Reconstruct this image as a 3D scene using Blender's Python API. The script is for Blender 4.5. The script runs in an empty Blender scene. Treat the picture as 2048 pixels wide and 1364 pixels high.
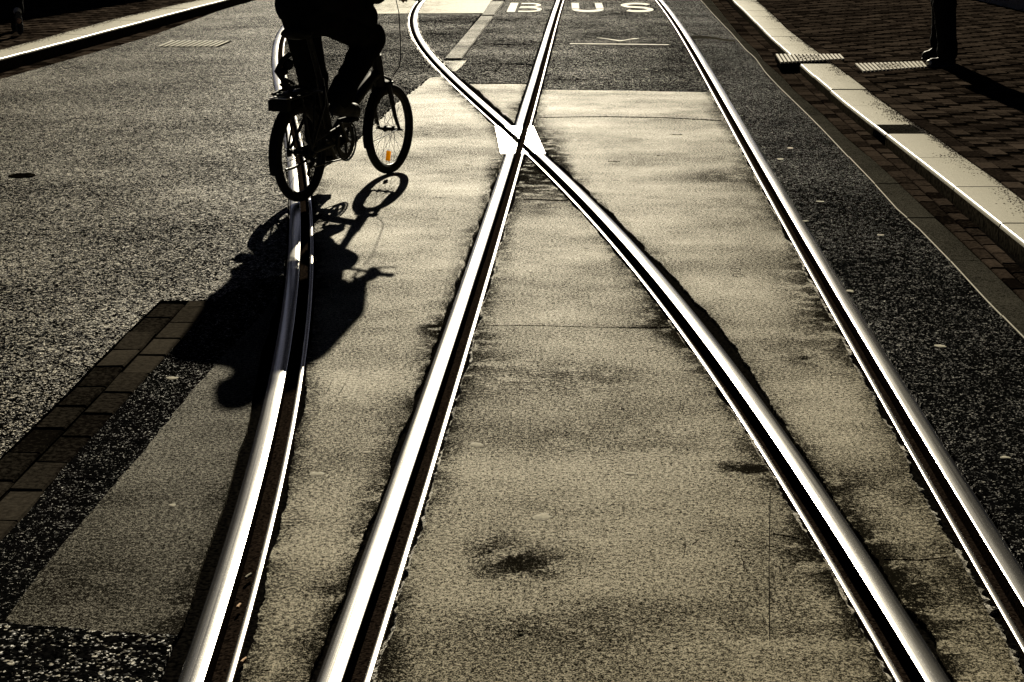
import bpy, bmesh, math, random
import numpy as np
from mathutils import Vector, Matrix, noise, geometry

random.seed(7)
SC = bpy.context.scene
COL = SC.collection
R = math.radians

# ------------------------------------------------------------------ camera, sky, sun, exposure
FPX, TILT, EYE = 3500.0, math.atan(902 / 3500), 1.54
cam = bpy.data.cameras.new('camera')
cam.sensor_width = 36.0
cam.lens = 36.0 * FPX / 2048
cam.clip_start, cam.clip_end = 0.05, 2000
camo = bpy.data.objects.new('camera', cam)
COL.objects.link(camo)
camo.location = (0, 0, EYE)
camo.rotation_euler = (R(90) - TILT, 0, 0)
SC.camera = camo

SUN_EL = R(22.8)
w = bpy.data.worlds.new('World')
SC.world = w
w.use_nodes = True
nt = w.node_tree
sky = nt.nodes.new('ShaderNodeTexSky')
sky.sky_type = 'NISHITA'
sky.sun_disc = False
sky.sun_elevation = SUN_EL
sky.sun_rotation = 0.0
sky.air_density = 0.05
sky.dust_density = 0.05
sky.ozone_density = 0.5
bg = nt.nodes['Background']
bg.inputs['Strength'].default_value = 0.05
nt.links.new(sky.outputs['Color'], bg.inputs['Color'])

sl = bpy.data.lights.new('sun', 'SUN')
sl.energy = 5.0
sl.angle = R(0.5)
sl.color = (1.0, 0.905, 0.70)
so = bpy.data.objects.new('sun', sl)
COL.objects.link(so)
so.rotation_euler = Vector((0, math.cos(SUN_EL), math.sin(SUN_EL))).to_track_quat('Z', 'Y').to_euler()
so.location = (0, 30, 15)

SC.view_settings.view_transform = 'Standard'
SC.view_settings.look = 'None'
SC.view_settings.gamma = 1
SC.view_settings.exposure = 0.45
SC.cycles.max_bounces = 6
SC.cycles.sample_clamp_indirect = 4


# ------------------------------------------------------------------ small helpers
def G(px, py, z=0.0):
    """point of the plane at height z that the photograph shows at pixel px, py"""
    u, v = px - 1024, py - 682
    dy = FPX * math.cos(TILT) - v * math.sin(TILT)
    dz = -FPX * math.sin(TILT) - v * math.cos(TILT)
    t = (EYE - z) / -dz
    return (u * t, dy * t)


def tag(o, label=None, cat=None, group=None, kind=None):
    if label: o['label'] = label
    if cat: o['category'] = cat
    if group: o['group'] = group
    if kind: o['kind'] = kind
    return o


def empty(name, loc=(0, 0, 0), rz=0.0):
    o = bpy.data.objects.new(name, None)
    o.empty_display_size = 0.1
    o.location = loc
    o.rotation_euler = (0, 0, rz)
    COL.objects.link(o)
    return o


def link(name, bm, mat, parent=None, smooth=None):
    me = bpy.data.meshes.new(name)
    bm.normal_update()
    bm.to_mesh(me)
    bm.free()
    if mat: me.materials.append(mat)
    if smooth is not None:
        for p in me.polygons: p.use_smooth = True
        me.set_sharp_from_angle(angle=R(smooth))
    o = bpy.data.objects.new(name, me)
    if parent: o.parent = parent
    COL.objects.link(o)
    return o


def worn_lit_edge(o, mat):
    """rounded arris: rubbed smooth on kerbs, a highlight painted pale on the edging"""
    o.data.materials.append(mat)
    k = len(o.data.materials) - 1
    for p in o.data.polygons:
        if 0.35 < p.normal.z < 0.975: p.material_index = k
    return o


def dirty_shaded_sides(o, mat, lim=0.6):
    """steep faces get a second material: dirt on rails, painted shade on kerbs"""
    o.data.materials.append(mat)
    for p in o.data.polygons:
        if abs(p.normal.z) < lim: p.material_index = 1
    return o


def box(bm, c, s, rot=None, bev=0.0):
    g = bmesh.ops.create_cube(bm, size=1.0)
    vs = g['verts']
    bmesh.ops.scale(bm, verts=vs, vec=s)
    if bev:
        es = list({e for v in vs for e in v.link_edges})
        r = bmesh.ops.bevel(bm, geom=es, offset=bev, segments=2, affect='EDGES', profile=0.6)
        vs = list({v for f in r['faces'] for v in f.verts} | {v for v in vs if v.is_valid})
    if rot is not None:
        bmesh.ops.transform(bm, matrix=rot.to_4x4(), verts=vs)
    bmesh.ops.translate(bm, verts=vs, vec=c)
    return vs


def tube(bm, pts, rad, seg=10, cap=True, flat=1.0):
    """swept tube; rad a number or a list"""
    pts = [Vector(p) for p in pts]
    n = len(pts)
    if not hasattr(rad, '__len__'): rad = [rad] * n
    rings = []
    up = None
    for i, p in enumerate(pts):
        t = (pts[min(i + 1, n - 1)] - pts[max(i - 1, 0)]).normalized()
        if up is None:
            a = Vector((0, 0, 1)) if abs(t.z) < 0.9 else Vector((1, 0, 0))
            up = (a - t * a.dot(t)).normalized()
        else:
            up = (up - t * up.dot(t)).normalized()
        sd = t.cross(up)
        rings.append([bm.verts.new(p + (up * math.sin(2 * math.pi * k / seg) * flat + sd * math.cos(2 * math.pi * k / seg)) * rad[i]) for k in range(seg)])
    for i in range(n - 1):
        for k in range(seg):
            bm.faces.new((rings[i][k], rings[i][(k + 1) % seg], rings[i + 1][(k + 1) % seg], rings[i + 1][k]))
    if cap:
        bm.faces.new(rings[0][::-1]); bm.faces.new(rings[-1])


def ball(bm, c, r, rot=None, seg=14):
    g = bmesh.ops.create_uvsphere(bm, u_segments=seg, v_segments=seg // 2 + 2, radius=1.0)
    vs = g['verts']
    bmesh.ops.scale(bm, verts=vs, vec=r if hasattr(r, '__len__') else (r, r, r))
    if rot is not None: bmesh.ops.transform(bm, matrix=rot.to_4x4(), verts=vs)
    bmesh.ops.translate(bm, verts=vs, vec=c)


def capsule(bm, a, b, ra, rb, seg=14, flat=1.0):
    a, b = Vector(a), Vector(b)
    d = b - a
    pts, rr = [], []
    L = d.length
    for k in range(5):
        an = math.pi / 2 * (1 - k / 4)
        pts.append(a - d / L * ra * math.sin(an)); rr.append(max(ra * math.cos(an), 0.0008))
    for k in range(5):
        an = math.pi / 2 * k / 4
        pts.append(b + d / L * rb * math.sin(an)); rr.append(max(rb * math.cos(an), 0.0008))
    tube(bm, pts, rr, seg, True, flat)


def remesh(o, vox, it=4):
    m = o.modifiers.new('remesh', 'REMESH')
    m.mode = 'VOXEL'; m.voxel_size = vox; m.use_smooth_shade = True
    s = o.modifiers.new('smooth', 'SMOOTH')
    s.iterations = it; s.factor = 0.5
    return o


# ------------------------------------------------------------------ materials
def new_mat(name):
    m = bpy.data.materials.new(name)
    m.use_nodes = True
    return m, m.node_tree, m.node_tree.nodes['Principled BSDF']


def N(nt, t, **kw):
    n = nt.nodes.new(t)
    for k, v in kw.items():
        if k in n.inputs: n.inputs[k].default_value = v
        else: setattr(n, k, v)
    return n


def math_n(nt, op, a, b=None, c=None, clamp=False):
    n = nt.nodes.new('ShaderNodeMath')
    n.operation = op
    n.use_clamp = clamp
    for i, x in enumerate((a, b, c)):
        if x is None: continue
        if isinstance(x, (int, float)): n.inputs[i].default_value = x
        else: nt.links.new(x, n.inputs[i])
    return n.outputs[0]


def ramp(nt, fac, stops):
    n = nt.nodes.new('ShaderNodeValToRGB')
    el = n.color_ramp.elements
    while len(el) < len(stops): el.new(0.5)
    for e, (p, c) in zip(el, stops):
        e.position = p
        e.color = (*c, 1) if hasattr(c, '__len__') else (c, c, c, 1)
    nt.links.new(fac, n.inputs[0])
    return n.outputs[0]


def world_pos(nt, sc=(1, 1, 1)):
    g = nt.nodes.new('ShaderNodeNewGeometry')
    mp = nt.nodes.new('ShaderNodeMapping')
    mp.inputs['Scale'].default_value = sc
    nt.links.new(g.outputs['Position'], mp.inputs['Vector'])
    return mp.outputs[0]


def plain(name, col, rough=0.6, metal=0.0, spec=0.5, var=0.0, bump=0.0, scale=60):
    m, t, p = new_mat(name)
    p.inputs['Base Color'].default_value = (*col, 1)
    p.inputs['Roughness'].default_value = rough
    p.inputs['Metallic'].default_value = metal
    p.inputs['Specular IOR Level'].default_value = spec
    tc = nt_obj(t)
    nz = N(t, 'ShaderNodeTexNoise', Scale=scale, Detail=5.0)
    t.links.new(tc, nz.inputs['Vector'])
    lo = [max(0, c * (1 - var)) for c in col]; hi = [min(1, c * (1 + var)) for c in col]
    t.links.new(ramp(t, nz.outputs[0], [(0.35, lo), (0.65, hi)]), p.inputs['Base Color'])
    if bump:
        b = N(t, 'ShaderNodeBump', Strength=bump, Distance=0.004)
        t.links.new(nz.outputs[0], b.inputs['Height'])
        t.links.new(b.outputs[0], p.inputs['Normal'])
    return m


def nt_obj(t):
    c = t.nodes.new('ShaderNodeTexCoord')
    return c.outputs['Object']


def mat_concrete(name, dark, light, thr=0.46, grime=True, rough=0.5, spec=0.5, fine=1.0, bigamp=0.36):
    m, t, p = new_mat(name)
    pos = world_pos(t)
    posx = world_pos(t, (0.7, 1.0, 1.0))
    big = N(t, 'ShaderNodeTexNoise', Scale=1.7, Detail=4.0, Roughness=0.6)
    t.links.new(posx, big.inputs['Vector'])
    mid = N(t, 'ShaderNodeTexNoise', Scale=11.0, Detail=5.0, Roughness=0.65)
    t.links.new(pos, mid.inputs['Vector'])
    gr = N(t, 'ShaderNodeTexNoise', Scale=230.0 * fine, Detail=5.0, Roughness=0.85)
    t.links.new(pos, gr.inputs['Vector'])
    a = math_n(t, 'MULTIPLY_ADD', big.outputs[0], bigamp, -bigamp / 2)
    b = math_n(t, 'MULTIPLY_ADD', mid.outputs[0], 0.16, -0.08)
    g2 = N(t, 'ShaderNodeTexNoise', Scale=85.0 * fine, Detail=6.0, Roughness=0.8)
    t.links.new(pos, g2.inputs['Vector'])
    gg = math_n(t, 'MULTIPLY_ADD', math_n(t, 'ADD', math_n(t, 'MULTIPLY', gr.outputs[0], 0.6), math_n(t, 'MULTIPLY', g2.outputs[0], 0.4)), 3.5, -1.25)
    s = math_n(t, 'ADD', gg, math_n(t, 'ADD', a, b))
    pit = N(t, 'ShaderNodeTexVoronoi', Scale=38.0 * fine, Randomness=1.0)
    t.links.new(pos, pit.inputs['Vector'])
    ps = t.nodes.new('ShaderNodeSeparateColor'); t.links.new(pit.outputs['Color'], ps.inputs[0])
    hit = math_n(t, 'LESS_THAN', pit.outputs['Distance'], math_n(t, 'MULTIPLY_ADD', ps.outputs[0], 0.42, -0.22))
    s = math_n(t, 'SUBTRACT', s, math_n(t, 'MULTIPLY', hit, 0.22 if grime else 0.06))
    if grime:
        at = t.nodes.new('ShaderNodeAttribute')
        at.attribute_name = 'grime'
        wob = ramp(t, math_n(t, 'ADD', math_n(t, 'MULTIPLY', mid.outputs[0], 0.7), math_n(t, 'MULTIPLY', gr.outputs[0], 0.3)), [(0.44, 0.12), (0.53, 1.0)])
        wob = math_n(t, 'MULTIPLY', wob, 1.15)
        s = math_n(t, 'SUBTRACT', s, math_n(t, 'MULTIPLY', math_n(t, 'MULTIPLY', at.outputs['Fac'], wob), 0.22))
    md = [(x * 0.45 + y * 0.55) for x, y in zip(dark, light)]
    c = ramp(t, s, [(thr - 0.10, dark), (thr - 0.0, md), (thr + 0.11, light)])
    t.links.new(c, p.inputs['Base Color'])
    rg = ramp(t, s, [(thr - 0.12, min(1, rough + 0.35)), (thr + 0.03, rough)])
    t.links.new(rg, p.inputs['Roughness'])
    sp = ramp(t, s, [(thr - 0.08, 0.0), (thr + 0.04, spec)])
    t.links.new(sp, p.inputs['Specular IOR Level'])
    bp = N(t, 'ShaderNodeBump', Strength=0.55, Distance=0.0022)
    t.links.new(s, bp.inputs['Height'])
    t.links.new(bp.outputs[0], p.inputs['Normal'])
    return m


def mat_asphalt(name, dark, light, scales=(140, 60), tilt=(0.75, 0.4), share=0.5, rough=0.42, spec=0.6, patch=0.25, tarcol=0.003):
    """bitumen with stone chips; every chip has its own shade and its own slight tilt"""
    m, t, p = new_mat(name)
    pos = world_pos(t)
    v1 = N(t, 'ShaderNodeTexVoronoi', Scale=float(scales[0]), Randomness=1.0)
    v2 = N(t, 'ShaderNodeTexVoronoi', Scale=float(scales[1]), Randomness=1.0)
    wob = N(t, 'ShaderNodeTexNoise', Scale=scales[1] * 1.0, Detail=2.0)
    t.links.new(pos, wob.inputs['Vector'])
    ad = t.nodes.new('ShaderNodeVectorMath'); ad.operation = 'MULTIPLY_ADD'
    t.links.new(wob.outputs['Color'], ad.inputs[0])
    k = 0.8 / scales[1]
    ad.inputs[1].default_value = (k, k, k)
    t.links.new(pos, ad.inputs[2])
    v3 = N(t, 'ShaderNodeTexVoronoi', Scale=float(scales[1]) * 0.36, Randomness=1.0)
    for v in (v1, v2, v3): t.links.new(ad.outputs[0], v.inputs['Vector'])
    big = N(t, 'ShaderNodeTexNoise', Scale=0.9, Detail=5.0, Roughness=0.6)
    t.links.new(pos, big.inputs['Vector'])
    s1 = t.nodes.new('ShaderNodeSeparateColor'); t.links.new(v1.outputs['Color'], s1.inputs[0])
    s2 = t.nodes.new('ShaderNodeSeparateColor'); t.links.new(v2.outputs['Color'], s2.inputs[0])
    s3 = t.nodes.new('ShaderNodeSeparateColor'); t.links.new(v3.outputs['Color'], s3.inputs[0])
    mixv = math_n(t, 'ADD', math_n(t, 'MULTIPLY', s1.outputs[2], 0.58), math_n(t, 'MULTIPLY', s2.outputs[2], 0.42))
    mixv = math_n(t, 'ADD', mixv, math_n(t, 'MULTIPLY_ADD', s3.outputs[1], 0.14, -0.07))
    mixv = math_n(t, 'ADD', mixv, math_n(t, 'MULTIPLY_ADD', big.outputs[0], patch * 2, -patch))
    stone = ramp(t, mixv, [(max(0.0, 1 - share - 0.08), tarcol), (1 - share, dark), (min(1, 1 - share + 0.12), light)])
    t.links.new(stone, p.inputs['Base Color'])
    sp = ramp(t, mixv, [(max(0.0, 1 - share - 0.08), 0.0), (1 - share + 0.04, spec)])
    t.links.new(sp, p.inputs['Specular IOR Level'])
    p.inputs['Roughness'].default_value = rough
    # tilt of every chip
    vm = t.nodes.new('ShaderNodeVectorMath'); vm.operation = 'SUBTRACT'
    t.links.new(v1.outputs['Color'], vm.inputs[0]); vm.inputs[1].default_value = (0.5, 0.5, 0.5)
    vs = t.nodes.new('ShaderNodeVectorMath'); vs.operation = 'MULTIPLY'
    t.links.new(vm.outputs[0], vs.inputs[0]); vs.inputs[1].default_value = (tilt[0], tilt[0], 0)
    vm2 = t.nodes.new('ShaderNodeVectorMath'); vm2.operation = 'SUBTRACT'
    t.links.new(v2.outputs['Color'], vm2.inputs[0]); vm2.inputs[1].default_value = (0.5, 0.5, 0.5)
    vs2 = t.nodes.new('ShaderNodeVectorMath'); vs2.operation = 'MULTIPLY'
    t.links.new(vm2.outputs[0], vs2.inputs[0]); vs2.inputs[1].default_value = (tilt[1], tilt[1], 0)
    va = t.nodes.new('ShaderNodeVectorMath'); va.operation = 'ADD'
    t.links.new(vs.outputs[0], va.inputs[0]); t.links.new(vs2.outputs[0], va.inputs[1])
    vb = t.nodes.new('ShaderNodeVectorMath'); vb.operation = 'ADD'
    t.links.new(va.outputs[0], vb.inputs[0]); vb.inputs[1].default_value = (0, 0, 1)
    vn = t.nodes.new('ShaderNodeVectorMath'); vn.operation = 'NORMALIZE'
    t.links.new(vb.outputs[0], vn.inputs[0])
    bp = N(t, 'ShaderNodeBump', Strength=0.6, Distance=0.003)
    t.links.new(math_n(t, 'MULTIPLY', v1.outputs['Distance'], -1.0), bp.inputs['Height'])
    t.links.new(vn.outputs[0], bp.inputs['Normal'])
    t.links.new(bp.outputs[0], p.inputs['Normal'])
    return m


def mat_rail(name, col=(0.50, 0.485, 0.455), rough=0.16, dust=0.10):
    """steel polished by wheels: fine lines along the rail, duller bands, small dust specks"""
    m, t, p = new_mat(name)
    uv = t.nodes.new('ShaderNodeTexCoord')
    mp = t.nodes.new('ShaderNodeMapping')
    mp.inputs['Scale'].default_value = (0.35, 420.0, 1.0)
    t.links.new(uv.outputs['UV'], mp.inputs['Vector'])
    st = N(t, 'ShaderNodeTexNoise', Scale=1.0, Detail=4.0, Roughness=0.75)
    t.links.new(mp.outputs[0], st.inputs['Vector'])
    mp2 = t.nodes.new('ShaderNodeMapping')
    mp2.inputs['Scale'].default_value = (0.8, 70.0, 1.0)
    t.links.new(uv.outputs['UV'], mp2.inputs['Vector'])
    wd = N(t, 'ShaderNodeTexNoise', Scale=1.0, Detail=3.0, Roughness=0.6)
    t.links.new(mp2.outputs[0], wd.inputs['Vector'])
    sp = N(t, 'ShaderNodeTexNoise', Scale=520.0, Detail=2.0)
    t.links.new(world_pos(t), sp.inputs['Vector'])
    p.inputs['Metallic'].default_value = 1.0
    mix = math_n(t, 'ADD', math_n(t, 'MULTIPLY', st.outputs[0], 0.55), math_n(t, 'MULTIPLY', wd.outputs[0], 0.45))
    lo = [c * 0.42 for c in col]
    hi = [min(1, c * 1.15) for c in col]
    t.links.new(ramp(t, mix, [(0.38, lo), (0.50, col), (0.62, hi)]), p.inputs['Base Color'])
    r1 = ramp(t, mix, [(0.36, rough + 0.10), (0.62, rough - 0.03)])
    r2 = ramp(t, sp.outputs[0], [(0.62, 0.0), (0.72, dust)])
    t.links.new(math_n(t, 'ADD', r1, r2, clamp=True), p.inputs['Roughness'])
    bp = N(t, 'ShaderNodeBump', Strength=0.16, Distance=0.0006)
    t.links.new(mix, bp.inputs['Height'])
    t.links.new(bp.outputs[0], p.inputs['Normal'])
    return m


def mat_brick(name, dark, light, rough=0.6, spec=0.3, scale=70):
    m, t, p = new_mat(name)
    at = t.nodes.new('ShaderNodeAttribute'); at.attribute_name = 'shade'
    nz = N(t, 'ShaderNodeTexNoise', Scale=float(scale), Detail=6.0, Roughness=0.7)
    t.links.new(world_pos(t), nz.inputs['Vector'])
    big = N(t, 'ShaderNodeTexNoise', Scale=0.8, Detail=3.0)
    t.links.new(world_pos(t, (0.5, 1.4, 1)), big.inputs['Vector'])
    s = math_n(t, 'ADD', math_n(t, 'MULTIPLY', at.outputs['Fac'], 0.40), math_n(t, 'MULTIPLY_ADD', nz.outputs[0], 1.1, -0.28))
    s = math_n(t, 'ADD', s, math_n(t, 'MULTIPLY_ADD', big.outputs[0], 0.5, -0.25))
    t.links.new(ramp(t, s, [(0.30, dark), (0.85, light)]), p.inputs['Base Color'])
    t.links.new(ramp(t, s, [(0.3, 0.0), (0.8, spec)]), p.inputs['Specular IOR Level'])
    p.inputs['Roughness'].default_value = rough
    bp = N(t, 'ShaderNodeBump', Strength=0.5, Distance=0.003)
    t.links.new(nz.outputs[0], bp.inputs['Height'])
    t.links.new(bp.outputs[0], p.inputs['Normal'])
    return m


M = {}
M['concrete'] = mat_concrete('track_concrete', (0.008, 0.007, 0.005), (0.37, 0.32, 0.195), 0.515, rough=0.56, spec=0.075, bigamp=0.38)
M['concrete_old'] = mat_concrete('old_concrete', (0.010, 0.009, 0.007), (0.20, 0.18, 0.125), 0.57, rough=0.6, spec=0.045)
M['concrete_pale'] = mat_concrete('pale_concrete', (0.12, 0.11, 0.085), (0.55, 0.51, 0.39), 0.32, rough=0.65, spec=0.03, bigamp=0.2)
M['kerb'] = mat_concrete('kerb_concrete', (0.28, 0.265, 0.22), (0.50, 0.475, 0.39), 0.32, grime=False, rough=0.65, spec=0.02, fine=1.6, bigamp=0.2)
M['band'] = mat_concrete('edging_concrete', (0.008, 0.0075, 0.006), (0.070, 0.066, 0.054), 0.50, grime=False, rough=0.8, spec=0.0)
M['asphalt_left'] = mat_asphalt('road_asphalt', 0.05, (0.46, 0.42, 0.33), (240, 98), (0.5, 0.3), 0.32, 0.45, 0.035, 0.18)
M['asphalt_mid'] = mat_asphalt('lane_asphalt', 0.016, (0.34, 0.31, 0.235), (230, 85), (0.6, 0.35), 0.20, 0.45, 0.014, 0.24)
M['asphalt_dark'] = mat_asphalt('dark_asphalt', 0.008, (0.20, 0.19, 0.16), (290, 120), (0.8, 0.45), 0.17, 0.38, 0.022, 0.16)
M['coarse'] = mat_asphalt('coarse_chips', 0.02, (0.26, 0.24, 0.19), (150, 90), (0.9, 0.6), 0.24, 0.4, 0.04, 0.10)
M['bitumen'] = plain('bitumen', (0.004, 0.0036, 0.003), 0.9, spec=0.0, var=0.9, bump=0.9, scale=90)
M['mortar'] = mat_concrete('crumbled_mortar', (0.02, 0.018, 0.014), (0.5, 0.46, 0.36), 0.50, grime=False, rough=0.6, fine=0.7)
M['rail'] = mat_rail('rail_steel')
M['lip'] = mat_rail('lip_steel', (0.46, 0.43, 0.39), 0.20)
M['plate'] = mat_rail('cast_steel', (0.60, 0.585, 0.55), 0.30)
M['rail_side'] = plain('grimy_rail_side', (0.010, 0.007, 0.005), 0.9, spec=0.0, var=0.8, bump=0.4, scale=120)
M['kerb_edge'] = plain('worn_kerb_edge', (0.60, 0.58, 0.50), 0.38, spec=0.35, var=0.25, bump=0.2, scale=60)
M['kerb_side'] = plain('shaded_kerb_face', (0.035, 0.030, 0.022), 0.95, spec=0.0, var=0.6, bump=0.4, scale=40)  # shade of the kerb face put into a darker base colour
M['groove'] = plain('groove_dirt', (0.014, 0.010, 0.0075), 0.95, spec=0.0, var=0.9, bump=0.9, scale=120)
M['paver'] = mat_brick('clinker_pavers', (0.004, 0.0033, 0.0026), (0.058, 0.050, 0.039), 0.85, 0.0, 60)
M['pave_right'] = mat_brick('pavement_clinker', (0.010, 0.0075, 0.006), (0.078, 0.060, 0.047), 0.8, 0.0, 50)
M['gutter'] = mat_brick('gutter_clinker', (0.004, 0.003, 0.0023), (0.070, 0.053, 0.041), 0.75, 0.0, 50)
M['sand'] = plain('joint_sand', (0.004, 0.003, 0.002), 0.95, spec=0.0, var=0.6, bump=0.6, scale=60)
M['paint'] = mat_concrete('road_paint', (0.25, 0.23, 0.18), (0.66, 0.63, 0.51), 0.36, spec=0.03, grime=False, rough=0.6)
M['cast_iron'] = plain('pale_cast_iron', (0.48, 0.45, 0.38), 0.6, spec=0.02, metal=0.0, var=0.3, bump=0.3, scale=80)
M['cast_dark'] = plain('dark_cast_iron', (0.008, 0.007, 0.005), 0.85, spec=0.0, metal=0.0, var=0.5, bump=0.3, scale=80)
M['rubber'] = plain('tyre_rubber', (0.010, 0.010, 0.010), 0.75, spec=0.2, var=0.3, bump=0.2)
M['black_paint'] = plain('black_frame_paint', (0.008, 0.008, 0.009), 0.5, spec=0.25, var=0.2)
M['black_plastic'] = plain('black_plastic', (0.008, 0.008, 0.008), 0.7, spec=0.15, var=0.2)
M['chrome'] = plain('worn_chrome', (0.5, 0.5, 0.5), 0.3, metal=1.0, var=0.2)
M['dark_metal'] = plain('greasy_steel', (0.03, 0.03, 0.03), 0.5, metal=0.8, var=0.4)
M['amber'] = plain('amber_reflector', (1.0, 0.36, 0.01), 0.25, spec=0.8, var=0.1)
m_, t_, p_ = new_mat('amber_lens')
tr_ = t_.nodes.new('ShaderNodeBsdfTranslucent'); tr_.inputs[0].default_value = (1.0, 0.62, 0.02, 1)
mx_ = t_.nodes.new('ShaderNodeMixShader'); mx_.inputs[0].default_value = 0.75
p_.inputs['Base Color'].default_value = (1.0, 0.35, 0.0, 1)
t_.links.new(p_.outputs[0], mx_.inputs[1]); t_.links.new(tr_.outputs[0], mx_.inputs[2])
t_.links.new(mx_.outputs[0], t_.nodes['Material Output'].inputs[0])
M['amber'] = m_
M['red'] = plain('red_lens', (0.25, 0.01, 0.01), 0.3, var=0.1)
M['trouser'] = plain('black_cloth', (0.007, 0.007, 0.007), 0.95, spec=0.03, var=0.4, bump=0.5, scale=14)
M['coat'] = plain('black_coat_cloth', (0.008, 0.008, 0.009), 0.95, spec=0.03, var=0.4, bump=0.6, scale=10)
M['shoe'] = plain('black_shoe_leather', (0.010, 0.009, 0.008), 0.6, spec=0.25, var=0.3)
M['shoe_pale'] = plain('pale_toe_leather', (0.5, 0.48, 0.42), 0.5, var=0.2)
M['sole'] = plain('grey_rubber_sole', (0.03, 0.03, 0.032), 0.7, var=0.3)
M['sock'] = plain('pale_sock', (0.45, 0.45, 0.44), 0.9, var=0.2, bump=0.5, scale=120)
M['skin'] = plain('skin', (0.36, 0.22, 0.15), 0.55, var=0.1)
M['hair'] = plain('dark_hair', (0.02, 0.014, 0.01), 0.6, var=0.4, bump=0.8, scale=60)
M['gum'] = plain('trodden_gum', (0.40, 0.375, 0.30), 0.8, spec=0.02, var=0.25, bump=0.4, scale=90)
M['butt'] = plain('cigarette_filter', (0.62, 0.36, 0.16), 0.8, var=0.25)
M['leaf'] = plain('dry_leaf', (0.30, 0.24, 0.13), 0.7, var=0.3)
M['stone'] = plain('plinth_stone', (0.10, 0.095, 0.085), 0.7, var=0.25, bump=0.3, scale=20)
M['facade'] = plain('facade_render', (0.16, 0.14, 0.12), 0.85, var=0.2, bump=0.3, scale=8)
M['glass'] = plain('window_glass', (0.02, 0.022, 0.022), 0.08, spec=0.8, var=0.1)
M['sill'] = plain('sill_paint', (0.55, 0.54, 0.50), 0.45, var=0.1)
M['shade_caster'] = plain('shade_canvas', (0.10, 0.035, 0.03), 0.9, var=0.2, bump=0.2, scale=30)

# ------------------------------------------------------------------ rails: curves fitted through the gauge edges
PA = [(572, 48), (562, 73), (557, 103), (565.5, 176), (567, 194), (582, 264), (597, 382), (600, 435), (599, 531), (594.6, 607), (576, 721), (550, 860), (540, 900), (408, 1360)]
PB = [(1119, 4), (1061, 200), (1037, 280), (1034.5, 288), (968, 495), (925, 650), (836, 900), (685, 1360)]
PC = [(841, 3), (828, 33), (829, 63), (837, 83), (853, 106), (890, 138), (917, 166), (952, 202), (971, 216), (1034, 279), (1047, 287), (1228, 466), (1262, 500), (1422, 700), (1561, 900), (1649, 1050), (1853, 1360)]
PD = [(1322, 4), (1403, 126), (1481, 258), (1560, 400), (1608, 480), (1640, 534), (1801, 800), (1812, 832), (1862, 900), (2048, 1214)]


def fit(P, deg, extra=()):
    w_ = [G(*p) for p in P] + list(extra)
    y = np.array([q[1] for q in w_]); x = np.array([q[0] for q in w_])
    pf = np.polyfit(y, x, deg, w=1.0 / np.sqrt(y))
    lo, hi = 3.0, 25.6
    dp = np.polyder(pf)

    def f(yy):
        if yy < lo: return float(np.polyval(pf, lo) + (yy - lo) * np.polyval(dp, lo))
        if yy > hi: return float(np.polyval(pf, hi) + (yy - hi) * np.polyval(dp, hi))
        return float(np.polyval(pf, yy))
    return f


FA = fit(PA, 5, [(-2.74, 24.0), (-2.76, 25.6)])
FB = fit(PB, 3)
FC = fit(PC, 6)
FD = fit(PD, 3)
RAILS = {'A': (FA, 1), 'B': (FB, 1), 'C': (FC, -1), 'D': (FD, -1)}
YS = [-2 + 0.1 * i for i in range(170)] + [15 + 0.2 * i for i in range(60)] + [27 + 1.0 * i for i in range(34)]


def off(f, y, d):
    """point at distance d to the right of curve f at y"""
    e = 0.02
    tx, ty = f(y + e) - f(y - e), 2 * e
    L = math.hypot(tx, ty)
    return (f(y) + ty / L * d, y - tx / L * d)


def curve_at(f, d, ys=YS):
    return [off(f, y, d) for y in ys]


def sweep(bm, f, prof, closed=True, ys=YS):
    uv = bm.loops.layers.uv.verify()
    rows = []
    for y in ys:
        rows.append([bm.verts.new((*off(f, y, d), z)) for d, z in prof])
    n = len(prof)
    for i in range(len(ys) - 1):
        for k in range(n if closed else n - 1):
            k2 = (k + 1) % n
            fc = bm.faces.new((rows[i][k], rows[i][k2], rows[i + 1][k2], rows[i + 1][k]))
            for l, (yy, dd) in zip(fc.loops, ((ys[i], prof[k][0]), (ys[i], prof[k2][0]), (ys[i + 1], prof[k2][0]), (ys[i + 1], prof[k][0]))):
                l[uv].uv = (yy, dd)
    if closed:
        bm.faces.new(rows[0][::-1]); bm.faces.new(rows[-1])


HEAD, GRV, LIPW = 0.056, 0.042, 0.016


def head_prof(s):
    pr = [(-HEAD, -0.06), (-HEAD, -0.010), (-HEAD + 0.0010, -0.0058), (-HEAD + 0.003, -0.0036), (-HEAD + 0.0055, -0.0027), (-HEAD + 0.0078, -0.0022)]
    rc = 0.125
    for k in range(11):
        x = -0.0465 + 0.0445 * k / 10
        pr.append((x, 0.0005 - (x + 0.025) ** 2 / (2 * rc)))
    pr += [(-0.0006, -0.0022), (0.0, -0.0040), (0.0, -0.06)]
    pr = [(d * s, z) for d, z in pr]
    return pr if s > 0 else pr[::-1]


def lip_prof(s):
    a, b = GRV, GRV + LIPW
    pr = [(a, -0.06), (a, -0.0030), (a + 0.0008, -0.0018), (a + 0.003, -0.0012), (a + 0.006, -0.0009), (a + 0.009, -0.0009), (a + 0.012, -0.0012), (b - 0.001, -0.0018), (b, -0.003), (b, -0.06)]
    pr = [(d * s, z) for d, z in pr]
    return pr if s > 0 else pr[::-1]


def crossing_y():
    lo, hi = 9.0, 13.0
    for _ in range(50):
        m_ = (lo + hi) / 2
        if FC(m_) > FB(m_): lo = m_
        else: hi = m_
    return (lo + hi) / 2


YX = crossing_y()


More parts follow.
